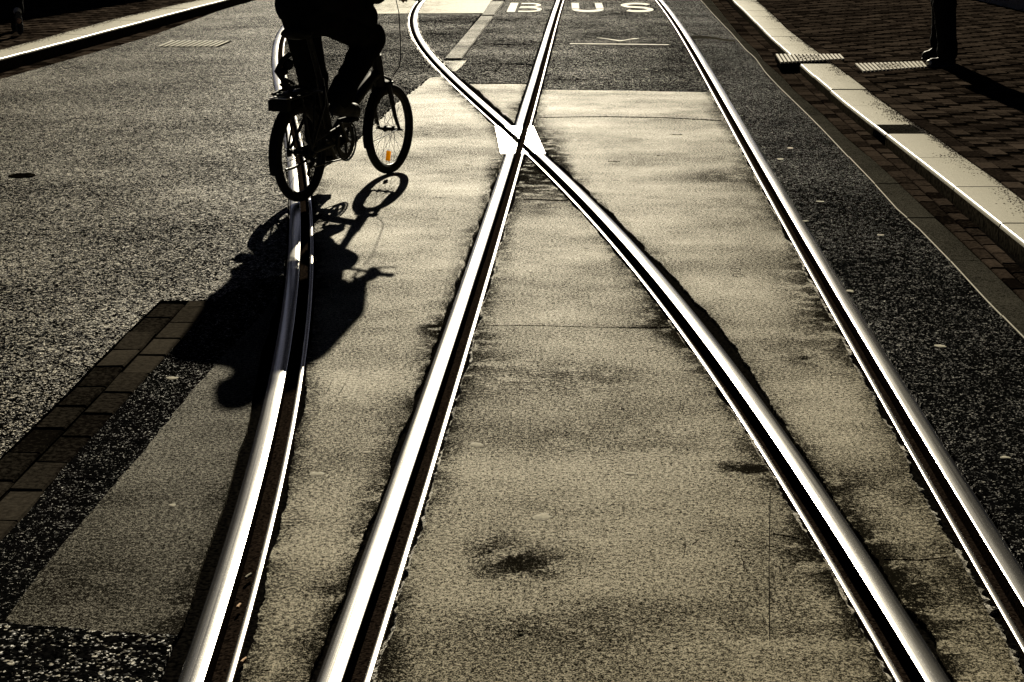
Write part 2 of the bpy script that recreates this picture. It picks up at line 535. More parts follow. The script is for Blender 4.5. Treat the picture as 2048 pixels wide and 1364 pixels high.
def band_lines(which):
    f, s = RAILS[which]
    p = Vector((f(YX), YX)); q = Vector((f(YX + 0.2), YX + 0.2))
    t = (q - p).normalized(); nrm = Vector((t.y, -t.x))
    a, b = sorted((0, GRV * s))
    return p, nrm, a, b


def cut_band(bm, which, wall=True):
    """leave a flangeway through bm along the groove of the other rail"""
    p, nrm, a, b = band_lines(which)
    out = bmesh.new()
    uv_ok = bm.loops.layers.uv.verify()
    for side, dist in ((-1, a), (1, b)):
        c = bm.copy()
        co = Vector((*(p + nrm * dist), 0)); no = Vector((*nrm, 0))
        r = bmesh.ops.bisect_plane(c, geom=c.verts[:] + c.edges[:] + c.faces[:], plane_co=co, plane_no=no * side, clear_inner=True, clear_outer=False)
        es = [g for g in r['geom_cut'] if isinstance(g, bmesh.types.BMEdge)]
        bmesh.ops.holes_fill(c, edges=[e for e in es if e.is_valid and e.is_boundary])
        me = bpy.data.meshes.new('tmp'); c.to_mesh(me); c.free()
        out.from_mesh(me); bpy.data.meshes.remove(me)
    bm.free()
    return out


rail_info = {
    'A': 'curving grooved steel rail under the bicycle, leftmost of the four rails',
    'B': 'straight grooved steel rail running from bottom left of centre up through the crossing',
    'C': 'bending grooved steel rail crossing from bottom right to the upper left bend',
    'D': 'straight grooved steel rail beside the dark asphalt strip, rightmost of the four rails'}
for key, (f, s) in RAILS.items():
    root = tag(empty('tram_rail', (f(3.0), 3.0, 0)), rail_info[key], 'tram rail', 'grooved tram rails set in the street')
    root_inv = Matrix.Translation((-f(3.0), -3.0, 0))
    for nm, prof, mt in (('rail_head', head_prof(s), M['rail']), ('guard_lip', lip_prof(s), M['lip'])):
        bm = bmesh.new()
        sweep(bm, f, prof)
        if key in 'BC': bm = cut_band(bm, 'C' if key == 'B' else 'B')
        bmesh.ops.transform(bm, matrix=root_inv, verts=bm.verts)
        dirty_shaded_sides(link(nm, bm, mt, root, smooth=50), M['rail_side'], 0.5)
    bm = bmesh.new()
    ys = YS[::2]
    sweep(bm, f, [(-0.003 * s, -0.045), (GRV * 0.5 * s, -0.040), ((GRV + 0.003) * s, -0.043)][::s], closed=False, ys=ys)
    for v in bm.verts: v.co.z += random.uniform(-0.002, 0.003)
    bmesh.ops.transform(bm, matrix=root_inv, verts=bm.verts)
    link('groove_floor', bm, M['groove'], root)

# casting of the crossing
bm = bmesh.new()
quad = [G(990, 252), G(1067, 252), G(1091, 307), G(1001, 307)]
top = [bm.verts.new((x, y, -0.0006)) for x, y in quad]
bot = [bm.verts.new((x, y, -0.05)) for x, y in quad]
bm.faces.new(top[::-1])
for i in range(4): bm.faces.new((top[i], top[(i + 1) % 4], bot[(i + 1) % 4], bot[i]))
bm.faces.new(bot)
bmesh.ops.recalc_face_normals(bm, faces=bm.faces)
bm = cut_band(bm, 'B'); bm = cut_band(bm, 'C')
uvl = bm.loops.layers.uv.verify()
for fc in bm.faces:
    for l in fc.loops: l[uvl].uv = (l.vert.co.y, l.vert.co.x)
xo = link('rail_crossing', bm, M['plate'])
tag(xo, 'bright steel casting where the two middle tram rails cross', 'rail crossing')

# ------------------------------------------------------------------ street surface, cut round the rails
def fn(x, y, sc, seed):
    return noise.noise(Vector((x * sc, y * sc, seed)))


def jitter_edge(f, s, side, base, amp, seed, y0=2.6, y1=26.0):
    """ragged line at the outer (-1) or lip (+1) side of a rail"""
    pts = []
    y = y0
    while y < y1:
        wv = base(y) if callable(base) else base
        hold = max(0.0, fn(0, y, 3.1, seed + 7) + .25)
        wv = wv + amp * (0.7 * fn(0, y, 2.2, seed) + 0.6 * fn(0, y, 5, seed + 3) + 0.6 * hold * fn(0, y, 13, seed + 5) + 0.55 * hold * fn(0, y, 41, seed + 8) + 0.3 * fn(0, y, 97, seed + 11))
        wv = max(0.002, wv)
        d = (-HEAD - wv) if side < 0 else (GRV + LIPW + wv)
        pts.append(off(f, y, d * s))
        y += 0.012 if y < 7 else 0.02 if y < 9 else 0.05 if y < 14 else 0.12
    return pts


def bump_fn(y, pts):
    for (a, b), (c, d) in zip(pts, pts[1:]):
        if a <= y <= c: return b + (d - b) * (y - a) / (c - a)
    return pts[0][1] if y < pts[0][0] else pts[-1][1]


def gy(py): return G(1024, py)[1]


margins = {}
margins['A-'] = jitter_edge(FA, 1, -1, lambda y: bump_fn(y, [(2.5, .028), (gy(900), .026), (gy(640), .03), (gy(560), .008), (12, .003), (26, .012)]), 0.008, 1)
margins['A+'] = jitter_edge(FA, 1, 1, lambda y: bump_fn(y, [(2.5, .018), (5, .014), (8, .006), (26, .004)]), 0.018, 2)
margins['B-'] = jitter_edge(FB, 1, -1, lambda y: bump_fn(y, [(2.5, .008), (5.5, .010), (7, .018), (10, .010), (12, .014), (26, .022)]), 0.018, 3)
margins['B+'] = jitter_edge(FB, 1, 1, lambda y: bump_fn(y, [(2.5, .012), (6, .010), (12, .012), (18, .022), (26, .02)]), 0.016, 4)
margins['C-'] = jitter_edge(FC, -1, -1, lambda y: bump_fn(y, [(2.5, .003), (4.4, .003), (gy(880), .010), (gy(740), .030), (gy(640), .050), (gy(560), .030), (gy(470), .022), (gy(330), .016), (12, .03), (gy(180), .05), (gy(150), .012), (26, .004)]), 0.026, 5)
margins['C+'] = jitter_edge(FC, -1, 1, lambda y: bump_fn(y, [(2.5, .012), (6, .010), (7.5, .012), (10.5, .02), (13, .012), (26, .010)]), 0.014, 6)
margins['D-'] = jitter_edge(FD, -1, -1, 0.003, 0.004, 7)
margins['D+'] = jitter_edge(FD, -1, 1, lambda y: bump_fn(y, [(2.5, .030), (4.5, .026), (6, .016), (12, .012), (26, .014)]), 0.016, 8)


def rail_poly(f, s, inset=0.0015, ys=YS):
    a = curve_at(f, (-HEAD + inset) * s, ys); b = curve_at(f, (GRV + LIPW - inset) * s, ys)
    return a + b[::-1]


def margin_poly(key):
    f, s = RAILS[key[0]]
    e = margins[key]
    ys = [p[1] for p in e]
    yy = [ys[0] + (ys[-1] - ys[0]) * i / 60 for i in range(61)]
    c = curve_at(f, 0.02 * s, yy)
    return e + c[::-1]


def pxp(L, z=0.0): return [G(x, y, z) for x, y in L]


mid_ys_near = [3 + 0.5 * i for i in range(-8, 46)]


def mid(f, s, y0, y1, n=40):
    d = 0.01 * s
    return [off(f, y0 + (y1 - y0) * i / (n - 1), d) for i in range(n)]


brick_l = [(320.6, 601), (241, 677), (179, 739), (138, 782), (52, 867), (-20, 935), (-170, 1075), (-420, 1310), (-260, 1330), (-120, 1215), (-20, 1103), (52, 1030), (121, 943), (207, 850), (286, 763), (379, 660), (431, 601)]
strip_r = [(578, 548), (545, 600), (514, 640), (445, 715), (379, 787.5), (286, 905), (238, 957), (137, 1074), (68, 1160), (10, 1242), (-60, 1330), (-160, 1450)]
strip_l = pxp([(-260, 1450), (-260, 1330), (-120, 1215), (-20, 1103), (52, 1030), (121, 943), (207, 850), (286, 763), (379, 660), (431, 601), (500, 560)])

top_edge = pxp([(612, 360), (650, 332), (686, 310), (708, 284), (735, 258), (760, 235), (790, 206), (815, 188), (835, 173), (855, 156), (880, 153), (905, 157), (938, 167), (1050, 167), (1062, 180), (1084, 179.5), (1240, 181), (1411, 184.5), (1437, 186)])


def ragged(L, amp, step=0.05, seed=0):
    out = []
    for (x0, y0), (x1, y1) in zip(L, L[1:]):
        n = max(1, int(math.hypot(x1 - x0, y1 - y0) / step))
        for i in range(n):
            x = x0 + (x1 - x0) * i / n; y = y0 + (y1 - y0) * i / n
            out.append((x + amp * fn(x, y, 19, seed), y + amp * fn(x, y, 23, seed + 9)))
    out.append(L[-1])
    return out


yA = top_edge[0][1]; yD = top_edge[-1][1]
P_conc = ragged(top_edge, 0.012, 0.05, 4) + mid(FD, -1, yD - 0.05, -2.0) + mid(FA, 1, -2.0, yA - 0.05)
P_top = mid(FA, 1, gy(27.5), 45) + [(-.6, 45)] + pxp([(1000, -18), (982, 3), (966, 26.6)])
P_concL = pxp([(590, 540)]) + ragged(pxp(strip_r[:10]), 0.006, 0.04, 6) + pxp([(44, 1249), (137, 1254), (205, 1262), (352, 1269), (420, 1275)]) + mid(FA, 1, gy(1275), gy(560))
P_coarse = pxp([(-500, 1248), (10, 1242), (44, 1249), (137, 1254), (205, 1262), (352, 1269), (420, 1275)]) + mid(FA, 1, gy(1275), 1.0) + [(-2.0, 1.0)]
P_strip = strip_l + ragged(pxp(strip_r), 0.006, 0.04, 6)
P_bricks = pxp(brick_l)
P_gapL = pxp([(560, 600), (523, 700), (505, 794), (496, 860), (478, 900), (451, 1002), (400, 1139), (372, 1242), (345, 1286), (318, 1361), (290, 1430)]) + mid(FA, 1, gy(1430), gy(600))
P_gapL2 = pxp([(446, 712), (379, 785), (286, 902), (238, 953), (137, 1070), (68, 1156), (10, 1238), (4, 1238), (62, 1152), (131, 1066), (232, 949), (281, 899), (374, 783), (443, 711)])

stone_l = [(1390, -12), (1403, 3), (1431.7, 35), (1463, 68), (1492, 101), (1509, 115.6), (1530, 145.7), (1555, 172.6), (1618.6, 234), (1653, 269), (1698, 317), (1745, 366), (1802, 430), (1821, 442), (1904, 527), (1970, 600), (2046, 677), (2200, 835), (2500, 1150)]
stone_r = [(1412, -12), (1424, 3), (1447.5, 32), (1473, 65), (1512, 101), (1527, 122), (1561.5, 152), (1590, 184), (1644, 228), (1685, 269), (1748, 323), (1796, 367), (1862, 430), (1894, 457), (1954, 514), (2046, 603), (2190, 740), (2500, 1040)]
face_b = [(1440, -12), (1455, 3), (1470, 19), (1504.5, 50.7), (1539, 82), (1577, 110), (1618.6, 149), (1653, 180.5), (1685, 215), (1707, 234), (1751.6, 271), (1774, 293), (1831, 339), (1875, 378), (1932, 430), (2045, 534), (2200, 676), (2500, 950)]
kerb_f = [(1457, -12), (1468, 3), (1488.7, 22), (1507.7, 41), (1536, 70), (1577, 106), (1596, 123.5), (1618.6, 144), (1653, 173), (1688, 203), (1732.6, 238), (1755, 255), (1837, 319), (1907, 374), (1983, 434), (2047, 485), (2200, 605), (2500, 840)]
kerb_b = [(1503, -12), (1515.6, 3), (1552, 35), (1571, 56), (1637.6, 106), (1663, 125), (1685, 142), (1761, 200), (1840, 255), (1865.6, 271), (1932, 318), (2002, 367), (2048, 402), (2200, 520), (2500, 750)]


def as_fn(L, z=0.0, deg=None):
    """x as a function of y of a traced edge"""
    w_ = sorted([(G(*p, z)[1], G(*p, z)[0]) for p in L])
    ys = np.array([q[0] for q in w_]); xs = np.array([q[1] for q in w_])
    n = len(w_)

    def f(y):
        if y < ys[0]: return float(xs[0] + (y - ys[0]) * (xs[2] - xs[0]) / (ys[2] - ys[0]))
        if y > ys[-1]: return float(xs[-1] + (y - ys[-1]) * (xs[-1] - xs[-4]) / (ys[-1] - ys[-4]))
        # smooth by averaging the linear interpolation over a window
        k = 0.12 + 0.014 * y
        return float(np.mean([np.interp(y + t * k, ys, xs) for t in (-0.5, -0.25, 0, 0.25, 0.5)]))
    return f


KH, KL = 0.08, 0.12      # heights of the right and the left kerb
SL, SR, FBm = as_fn(stone_l), as_fn(stone_r), as_fn(face_b)
KF, KB = as_fn(kerb_f, KH), as_fn(kerb_b, KH)
lk_f = [(-300, 193), (0, 117.6), (191, 67), (342, 27), (437, 2.7), (480, -9)]
lk_b = [(-300, 168), (0, 100), (227, 38), (383, 2.7), (425, -8)]
lg_r = [(-300, 236), (0, 158.6), (164, 112), (301, 72.5), (400, 36), (487, 3), (510, -8)]
lface = [(-300, 222), (0, 145), (128, 108), (257, 70), (370, 36), (473, 3), (505, -9)]
LKF, LKB = as_fn(lk_f, KL), as_fn(lk_b, KL)
LGR, LFB = as_fn(lg_r), as_fn(lface)

gyl = [0.0 + 0.5 * i for i in range(0, 90)]
P_gutR = [(SL(y), y) for y in gyl] + [(KF(y) + 0.4, y) for y in gyl[::-1]]
P_gutL = [(LGR(y), y) for y in gyl] + [(LKF(y) - 0.4, y) for y in gyl[::-1]]
cracks = [
    [(1077, 234.5), (1150, 233), (1215, 232.3), (1330, 234.5), (1443, 240), (1443, 242), (1330, 236.3), (1215, 234.2), (1150, 234.6), (1077, 236)],
    [(1000, 88), (1060, 88), (1060, 89.2), (1000, 89.2), (940, 86.5), (940, 85.5)],
    [(1085, 87.5), (1362, 89.5), (1362, 90.5), (1085, 88.6)],
    [(932, 126.8), (1068, 128.2), (1068, 129.6), (932, 128)],
    [(1110, 158.6), (1400, 160.0), (1400, 160.8), (1110, 159.6)],
    [(936, 166), (1056, 166), (1056, 168), (936, 168)],
    [(750, 27.2), (965, 26), (965, 27.5), (750, 28.8)],
    [(1539.5, 985), (1541.5, 985), (1539, 1130), (1541, 1282), (1538.5, 1282), (1537, 1130)],
    [(1545, 1066), (1600, 1076), (1600, 1078.5), (1545, 1069)],
    [(1768, 1117), (1840, 1119), (1895, 1113), (1895, 1116), (1840, 1122), (1768, 1120)],
    [(965, 651), (1060, 650), (1200, 654), (1340, 655), (1340, 656.5), (1200, 655.3), (1060, 651.4), (965, 652.4)],
    [(1047, 397), (1120, 400), (1140, 398), (1140, 400.5), (1120, 402.3), (1047, 399.3)],
    [(1215, 322), (1240, 322), (1240, 323.4), (1215, 323.4)],
    [(1343, 268), (1364, 268.5), (1364, 269.7), (1343, 269.3)],
    [(121, 955), (180, 956), (238, 960), (238, 962.5), (180, 958.5), (121, 957.5)],
]
fis = ragged(pxp([(612, 360), (650, 332), (686, 310), (708, 284), (735, 258), (760, 235), (790, 206), (815, 188), (835, 173), (855, 156)]), 0.02, 0.05, 4)
P_cr = [pxp(c) for c in cracks] + [fis + [(x + 0.018, y + 0.02) for x, y in fis[::-1]]]

divider = pxp([(886, 121), (923.5, 121), (1009, 3), (1025, -20), (1000, -20), (981, 3)])
P_ridge = pxp([(1377, 73), (1390, 71), (1405, 71), (1425, 73), (1442, 76.5), (1472, 81), (1466, 84), (1440, 80), (1420, 77.5), (1400, 77), (1380, 79)])
P_divend = pxp([(886, 122), (933, 121), (922, 134), (912, 142), (900, 142)])
P_lightpatch = pxp([(932, 126), (1068, 128), (1080, 88), (955, 86)])
P_lane_lo = pxp([(1072, 179.5), (1411, 184.5), (1362, 90), (1085, 88)])
P_road_l = mid(FA, 1, 0.5, 45) + [(-9, 45), (-9, .5)]
P_right = mid(FD, -1, -2, 45) + [(9, 45), (9, -2)]

HOLES = [rail_poly(*RAILS[k]) for k in 'ABCD']
CROSSQ = pxp([(988, 250), (1069, 250), (1094, 309), (999, 309)])
REG = [('drop', P_bricks), ('drop', P_gutR), ('drop', P_gutL), ('drop', CROSSQ), ('drop', P_gapL)]
REG += [('drop', margin_poly(k)) for k in margins]
REG += [('drop', c) for c in P_cr]
REG += [('concrete', P_conc), ('concrete_pale', P_top), ('concrete', P_concL), ('coarse', P_coarse), ('asphalt_dark', P_strip),
        ('asphalt_left', P_road_l), ('band', P_ridge), ('asphalt_dark', P_right), ('concrete', P_divend), ('drop', divider),
        ('asphalt_mid', P_lightpatch), ('asphalt_mid', P_lane_lo)]


def pip(poly, X, Y):
    P = np.array(poly)
    inside = np.zeros(len(X), bool)
    x1, y1 = P[:, 0], P[:, 1]
    x2, y2 = np.roll(x1, -1), np.roll(y1, -1)
    for a, b, c, d in zip(x1, y1, x2, y2):
        if b == d: continue
        m_ = (b > Y) != (d > Y)
        if not m_.any(): continue
        xi = a + (Y[m_] - b) * (c - a) / (d - b)
        inside[m_] ^= X[m_] < xi
    return inside


def cdt(polys, bounds, extra=()):
    vs, es = [], []
    for poly in polys + [bounds]:
        i0 = len(vs)
        vs += [Vector(p) for p in poly]
        n = len(poly)
        es += [(i0 + i, i0 + (i + 1) % n) for i in range(n)]
    vs += [Vector(p) for p in extra]
    r = geometry.delaunay_2d_cdt(vs, es, [], 0, 1e-5)
    return r[0], r[2]


grid = []
yy = 2.7
while yy < 16:
    st = 0.075 if yy < 8 else 0.11
    xx = -2.6
    while xx < 2.2:
        grid.append((xx + random.uniform(-.02, .02), yy + random.uniform(-.02, .02)))
        xx += st
    yy += st
bounds = [(-8, -1.5), (8, -1.5), (8, 44), (-8, 44)]
V, T = cdt(HOLES + [p for _, p in REG], bounds, grid)
XY = np.array([(v.x, v.y) for v in V]); TR = np.array([t for t in T if len(t) == 3])
CX = XY[TR].mean(axis=1)
cls = np.full(len(TR), -1)
names = ['drop'] * 4 + [n for n, _ in REG]
for i, poly in enumerate(HOLES + [p for _, p in REG]):
    un = np.where(cls < 0)[0]
    if len(un) == 0: break
    hit = pip(poly, CX[un, 0], CX[un, 1])
    cls[un[hit]] = i
# grime: dirt rubbed off the rails plus separate smudges
smudge = [(1085, 290, 26, 40, 1.5), (1110, 330, 26, 30, 1.1), (870, 658, 28, 14, 1.8), (985, 1085, 40, 20, 1.0), (1060, 1130, 90, 26, 1.3), (1010, 1120, 50, 30, .9), (1352, 660, 26, 30, 1.7),
          (1330, 640, 90, 30, .6), (1130, 755, 190, 40, .7), (980, 700, 60, 70, .4), (1040, 345, 36, 30, 1.5), (1080, 385, 50, 40, .8), (1440, 355, 70, 18, .6), (1600, 700, 120, 50, .45), (1250, 880, 220, 60, .45),
          (1700, 1090, 90, 90, .5), (1650, 1300, 260, 160, .45), (1850, 1230, 130, 160, .5), (1760, 980, 80, 60, .4), (1480, 935, 14, 8, 2.5), (1520, 938, 22, 7, 2.5), (1700, 965, 24, 8, 2.2), (700, 1250, 60, 200, .5), (640, 1100, 60, 120, .3),
          (150, 1180, 200, 90, .45), (1150, 1250, 330, 60, .5), (560, 640, 60, 120, .3), (1300, 560, 50, 30, .35), (1605, 716, 12, 5, 1.5), (400, 1230, 40, 60, .5), (690, 700, 60, 40, .25), (1560, 1100, 90, 40, .5), (1590, 560, 60, 60, .5), (1660, 640, 70, 60, .6)]
SM = [(G(x, y), G(x + rx, y)[0] - G(x, y)[0], abs(G(x, y - ry)[1] - G(x, y + ry)[1]) / 2, s_) for x, y, rx, ry, s_ in smudge]


def grime_at(x, y):
    g = 0.0
    for k, (f, s) in RAILS.items():
        d = (x - f(y)) * s
        e = max(-HEAD - d, d - GRV - LIPW, 0)
        wd = 0.030 + 0.034 * fn(x, y, 1.6, 3)
        g = max(g, 1.0 * math.exp(-(e / max(wd, .012)) ** 1.5))
    for (c, rx, ry, s_) in SM:
        q = ((x - c[0]) / rx) ** 2 + ((y - c[1]) / ry) ** 2
        if q < 6: g += s_ * math.exp(-q * 1.1)
    return min(g, 1.5)


def surface(name, regs, mat, z=0.0, kind='structure', zf=None):
    sel = [i for i in range(len(TR)) if cls[i] in regs]
    if not sel: return None
    bm = bmesh.new()
    gl = bm.verts.layers.float.new('grime')
    mp = {}
    for i in sel:
        t = []
        for k in TR[i]:
            k = int(k)
            if k not in mp:
                x, y = XY[k]
                v = bm.verts.new((x, y, z)); v[gl] = grime_at(x, y)
                mp[k] = v
            t.append(mp[k])
        try: bm.faces.new(t)
        except ValueError: pass
    # turn up the rim so the sheet has a thickness
    bmesh.ops.recalc_face_normals(bm, faces=bm.faces)
    for f_ in bm.faces:
        if f_.normal.z < 0: f_.normal_flip()
    be = [e for e in bm.edges if e.is_boundary]
    r = bmesh.ops.extrude_edge_only(bm, edges=be)
    for v in [g for g in r['geom'] if isinstance(g, bmesh.types.BMVert)]: v.co.z = -0.02
    return tag(link(name, bm, mat), kind=kind)


def regs_of(*polys):
    return {4 + i for i, (_, p) in enumerate(REG) if any(p is q for q in polys)}


surface('track_slab', regs_of(P_conc), M['concrete'])
surface('path_slab', regs_of(P_top), M['concrete_pale'])
surface('side_slab', regs_of(P_concL), M['concrete_old'])
surface('coarse_paving', regs_of(P_coarse), M['coarse'])
surface('asphalt_strip', regs_of(P_strip), M['asphalt_dark'])
surface('road', regs_of(P_road_l), M['asphalt_left'])
surface('verge_asphalt', regs_of(P_right), M['asphalt_dark'])
surface('bus_lane', {-1} | regs_of(P_lightpatch, P_lane_lo), M['asphalt_mid'])
surface('slab_end', regs_of(P_divend), M['concrete'])
surface('repair_ridge', regs_of(P_ridge), M['band'])

# bitumen bed under everything, open only where the rails lie
V2, T2 = cdt(HOLES + [CROSSQ], bounds)
XY2 = np.array([(v.x, v.y) for v in V2]); TR2 = np.array([t for t in T2 if len(t) == 3])
C2 = XY2[TR2].mean(axis=1)
hole = np.zeros(len(TR2), bool)
for h in HOLES: hole |= pip(h, C2[:, 0], C2[:, 1])
plateq = pip([tuple(q) for q in quad], C2[:, 0], C2[:, 1])
bm = bmesh.new()
mp = {}
for i, t in enumerate(TR2):
    if hole[i]: continue
    t = [int(k) for k in t]
    for k in t:
        if k not in mp: mp[k] = bm.verts.new((*XY2[k], -0.012))
    fc = bm.faces.new([mp[k] for k in t])
bmesh.ops.recalc_face_normals(bm, faces=bm.faces)
for f_ in bm.faces:
    if f_.normal.z < 0: f_.normal_flip()
tag(link('road_bed', bm, M['bitumen']), kind='structure')

bm = bmesh.new()
vs = [bm.verts.new(p) for p in ((-400, -400, -0.15), (400, -400, -0.15), (400, 700, -0.15), (-400, 700, -0.15))]
bm.faces.new(vs)
tag(link('ground', bm, M['asphalt_dark']), kind='structure')


# crumbled mortar beside some rails
def mortar(key, y0, y1, wid, seed):
    e = [p for p in margins[key] if y0 < p[1] < y1]
    f, s = RAILS[key[0]]
    sd = s if key[1] == '+' else -s
    bm = bmesh.new()
    rows = []
    for x, y in e:
        dx = x - f(y)
        w_ = wid * (0.40 + 0.8 * fn(x, y, 5, seed) + 0.9 * fn(x, y, 31, seed + 1) + 0.9 * fn(x, y, 90, seed + 2))
        w_ = max(0.0, w_)
        rows.append((bm.verts.new((x - sd * w_, y, -0.003 + 0.002 * fn(x, y, 50, seed))), bm.verts.new((x + sd * 0.001, y, 0.001)), bm.verts.new((x - sd * (w_ + .002), y, -0.012)), w_))
    for a, b in zip(rows, rows[1:]):
        if a[3] < 0.0012 and b[3] < 0.0012: continue
        bm.faces.new((a[0], a[1], b[1], b[0])); bm.faces.new((a[2], a[0], b[0], b[2]))
    for f_ in bm.faces:
        f_.normal_update()
        if f_.normal.z < 0: f_.normal_flip()
    bmesh.ops.delete(bm, geom=[v for v in bm.verts if not v.link_faces], context='VERTS')
    tag(link('joint_mortar', bm, M['mortar']), kind='structure')


mortar('B+', 2.8, 8.5, 0.010, 11)
mortar('B-', 6.5, 11, 0.006, 12)
mortar('C+', 2.8, 6.3, 0.012, 13)
mortar('C+', 13, 25.8, 0.020, 14)
mortar('C-', 16, 25.8, 0.016, 15)
mortar('D+', 2.8, 14, 0.016, 16)
mortar('A+', 11, 25.5, 0.024, 17)

# ------------------------------------------------------------------ stones, bricks, kerbs
def brick(bm, sh, cx, cy, z0, z1, L, W, ang, tilt=0.012, bev=0.005):
    ca, sa = math.cos(ang), math.sin(ang)
    tx, ty = random.gauss(0, tilt), random.gauss(0, tilt)
    dz = random.gauss(0, 0.0012)
    s_ = random.random()
    lo, hi = [], []
    out = []
    for k, (ex, ey) in enumerate(((-1, -1), (1, -1), (1, 1), (-1, 1))):
        for zz, ins in ((z0, 0), (z1 - bev, 0), (z1, bev)):
            x = ex * (L / 2 - ins); y = ey * (W / 2 - ins)
            z = zz + dz + (tx * x + ty * y if zz > z0 else 0)
            v = bm.verts.new((cx + x * ca - y * sa, cy + x * sa + y * ca, z)); v[sh] = s_
            out.append(v)
    q = [out[i * 3:(i + 1) * 3] for i in range(4)]
    bm.faces.new([c[2] for c in q])
    for i in range(4):
        a, b = q[i], q[(i + 1) % 4]
        bm.faces.new((a[0], b[0], b[1], a[1])); bm.faces.new((a[1], b[1], b[2], a[2]))


# two courses of clinker pavers at the left, following the traced strip
bm = bmesh.new(); sh = bm.verts.layers.float.new('shade')
LE = sorted([(G(x, y)[1], G(x, y)[0]) for x, y in brick_l[:8]])
RE = sorted([(G(x, y)[1], G(x, y)[0]) for x, y in brick_l[8:]])
le = lambda y: float(np.interp(y, [q[0] for q in LE], [q[1] for q in LE]))
re_ = lambda y: float(np.interp(y, [q[0] for q in RE], [q[1] for q in RE]))
ytop = gy(602)
for row in (0, 1):
    y = ytop - (0.11 if row else 0.03)
    if row:
        c0 = (le(ytop - .05) * .25 + re_(ytop - .05) * .75)
        brick(bm, sh, c0, ytop - 0.05, -0.03, 0.0, (re_(ytop) - le(ytop)) / 2 - .008, 0.10, 0)
    while y > 3.2:
        L_ = 0.232
        yc = y - L_ / 2
        a, b = le(yc), re_(yc)
        xc = a + (b - a) * (0.25 if row == 0 else 0.75)
        slope = (le(yc + .1) - le(yc - .1)) / 0.2
        wv = (b - a) / 2 * math.cos(math.atan(slope))
        brick(bm, sh, xc, yc, -0.03, -0.001, L_ - 0.008, wv - 0.008, math.atan2(1, slope), 0.012, 0.006)
        y -= L_
tag(link('paver_strip', bm, M['paver']), kind='structure')


def edging(name, f0, f1, y0, y1, z0, z1, pitch, mat, bev=0.006, gap=0.006, ph=0.0):
    """row of long stones between two edge curves, rounded on the street side"""
    bm = bmesh.new(); sh = bm.verts.layers.float.new('shade')
    y = y0 + ph
    while y < y1:
        n = 5
        rows = []
        dz = random.gauss(0, 0.0015); s_ = random.random()
        for i in range(n):
            yy = y + gap / 2 + (pitch - gap) * i / (n - 1)
            a, b = f0(yy), f1(yy)
            sd = 1 if b > a else -1
            pr = [(a, z0), (a, z1 - bev * 1.6), (a + sd * bev * 0.35, z1 - bev * 0.6), (a + sd * bev, z1 - bev * 0.15), (a + sd * bev * 2.2, z1), (b - sd * 0.004, z1), (b, z1 - 0.004), (b, z0)]
            r_ = [bm.verts.new((px, yy, pz + (dz if pz > z0 else 0))) for px, pz in pr]
            for v in r_: v[sh] = s_
            rows.append(r_)
        for r0, r1 in zip(rows, rows[1:]):
            for k in range(len(r0) - 1): bm.faces.new((r0[k], r0[k + 1], r1[k + 1], r1[k]))
        bm.faces.new(rows[0][::-1]); bm.faces.new(rows[-1])
        y += pitch
    bmesh.ops.recalc_face_normals(bm, faces=bm.faces)
    return tag(link(name, bm, mat, smooth=55), kind='structure')


worn_lit_edge(edging('gutter_edging', SL, SR, 1.0, 43, -0.06, 0.006, 1.0, M['band'], bev=0.006, gap=0.010, ph=0.35), M['kerb'])  # pale kerb colour on the arris paints its bright highlight


def brick_courses(name, f0, f1, y0, y1, z, rows, mat, L=0.20, ang_follow=True):
    bm = bmesh.new(); sh = bm.verts.layers.float.new('shade')
    for r_ in range(rows):
        y = y0 + (L / 2 if r_ % 2 else 0)
        while y < y1:
            a, b = f0(y), f1(y)
            sl_ = (f0(y + .2) - f0(y - .2)) / 0.4
            wv = (b - a) / rows
            brick(bm, sh, a + wv * (r_ + .5), y, z - .05, z, L - .008, abs(wv) - .007, math.atan2(1, sl_), 0.014)
            y += L
    return tag(link(name, bm, mat), kind='structure')


brick_courses('gutter_paving', lambda y: SR(y) + .006, lambda y: FBm(y) - .004, 5.5, 34, 0.002, 2, M['gutter'])
brick_courses('left_gutter_paving', lambda y: LFB(y) - .01, LGR, 9, 36, 0.001, 2, M['gutter'])

y_gap0, y_gap1 = G(1700, 267.6, KH)[1], G(1700, 248.6, KH)[1]
y_gl0, y_gl1 = G(1590, 127, KH)[1], G(1590, 108.5, KH)[1]
# kerb runs: below the inlet, between inlet and gully cover, beyond the cover
FBk = lambda y: KF(y)
segs = [(y_gap0 - 9, y_gap0, 1.0), (y_gap1, y_gl0, (y_gl0 - y_gap1) / 4), (y_gl1, y_gl1 + 24, 1.0)]
for a, b, p in segs:
    worn_lit_edge(dirty_shaded_sides(edging('kerb', KF, KB, a, b - 0.01, -0.06, KH, p, M['kerb'], bev=0.012, gap=0.014), M['kerb_side'], 0.3), M['kerb_edge'])
worn_lit_edge(dirty_shaded_sides(edging('kerb', LKF, LKB, 4.0, 40, -0.06, KL, 1.0, M['kerb'], bev=0.012, gap=0.014), M['kerb_side'], 0.3), M['kerb_edge'])

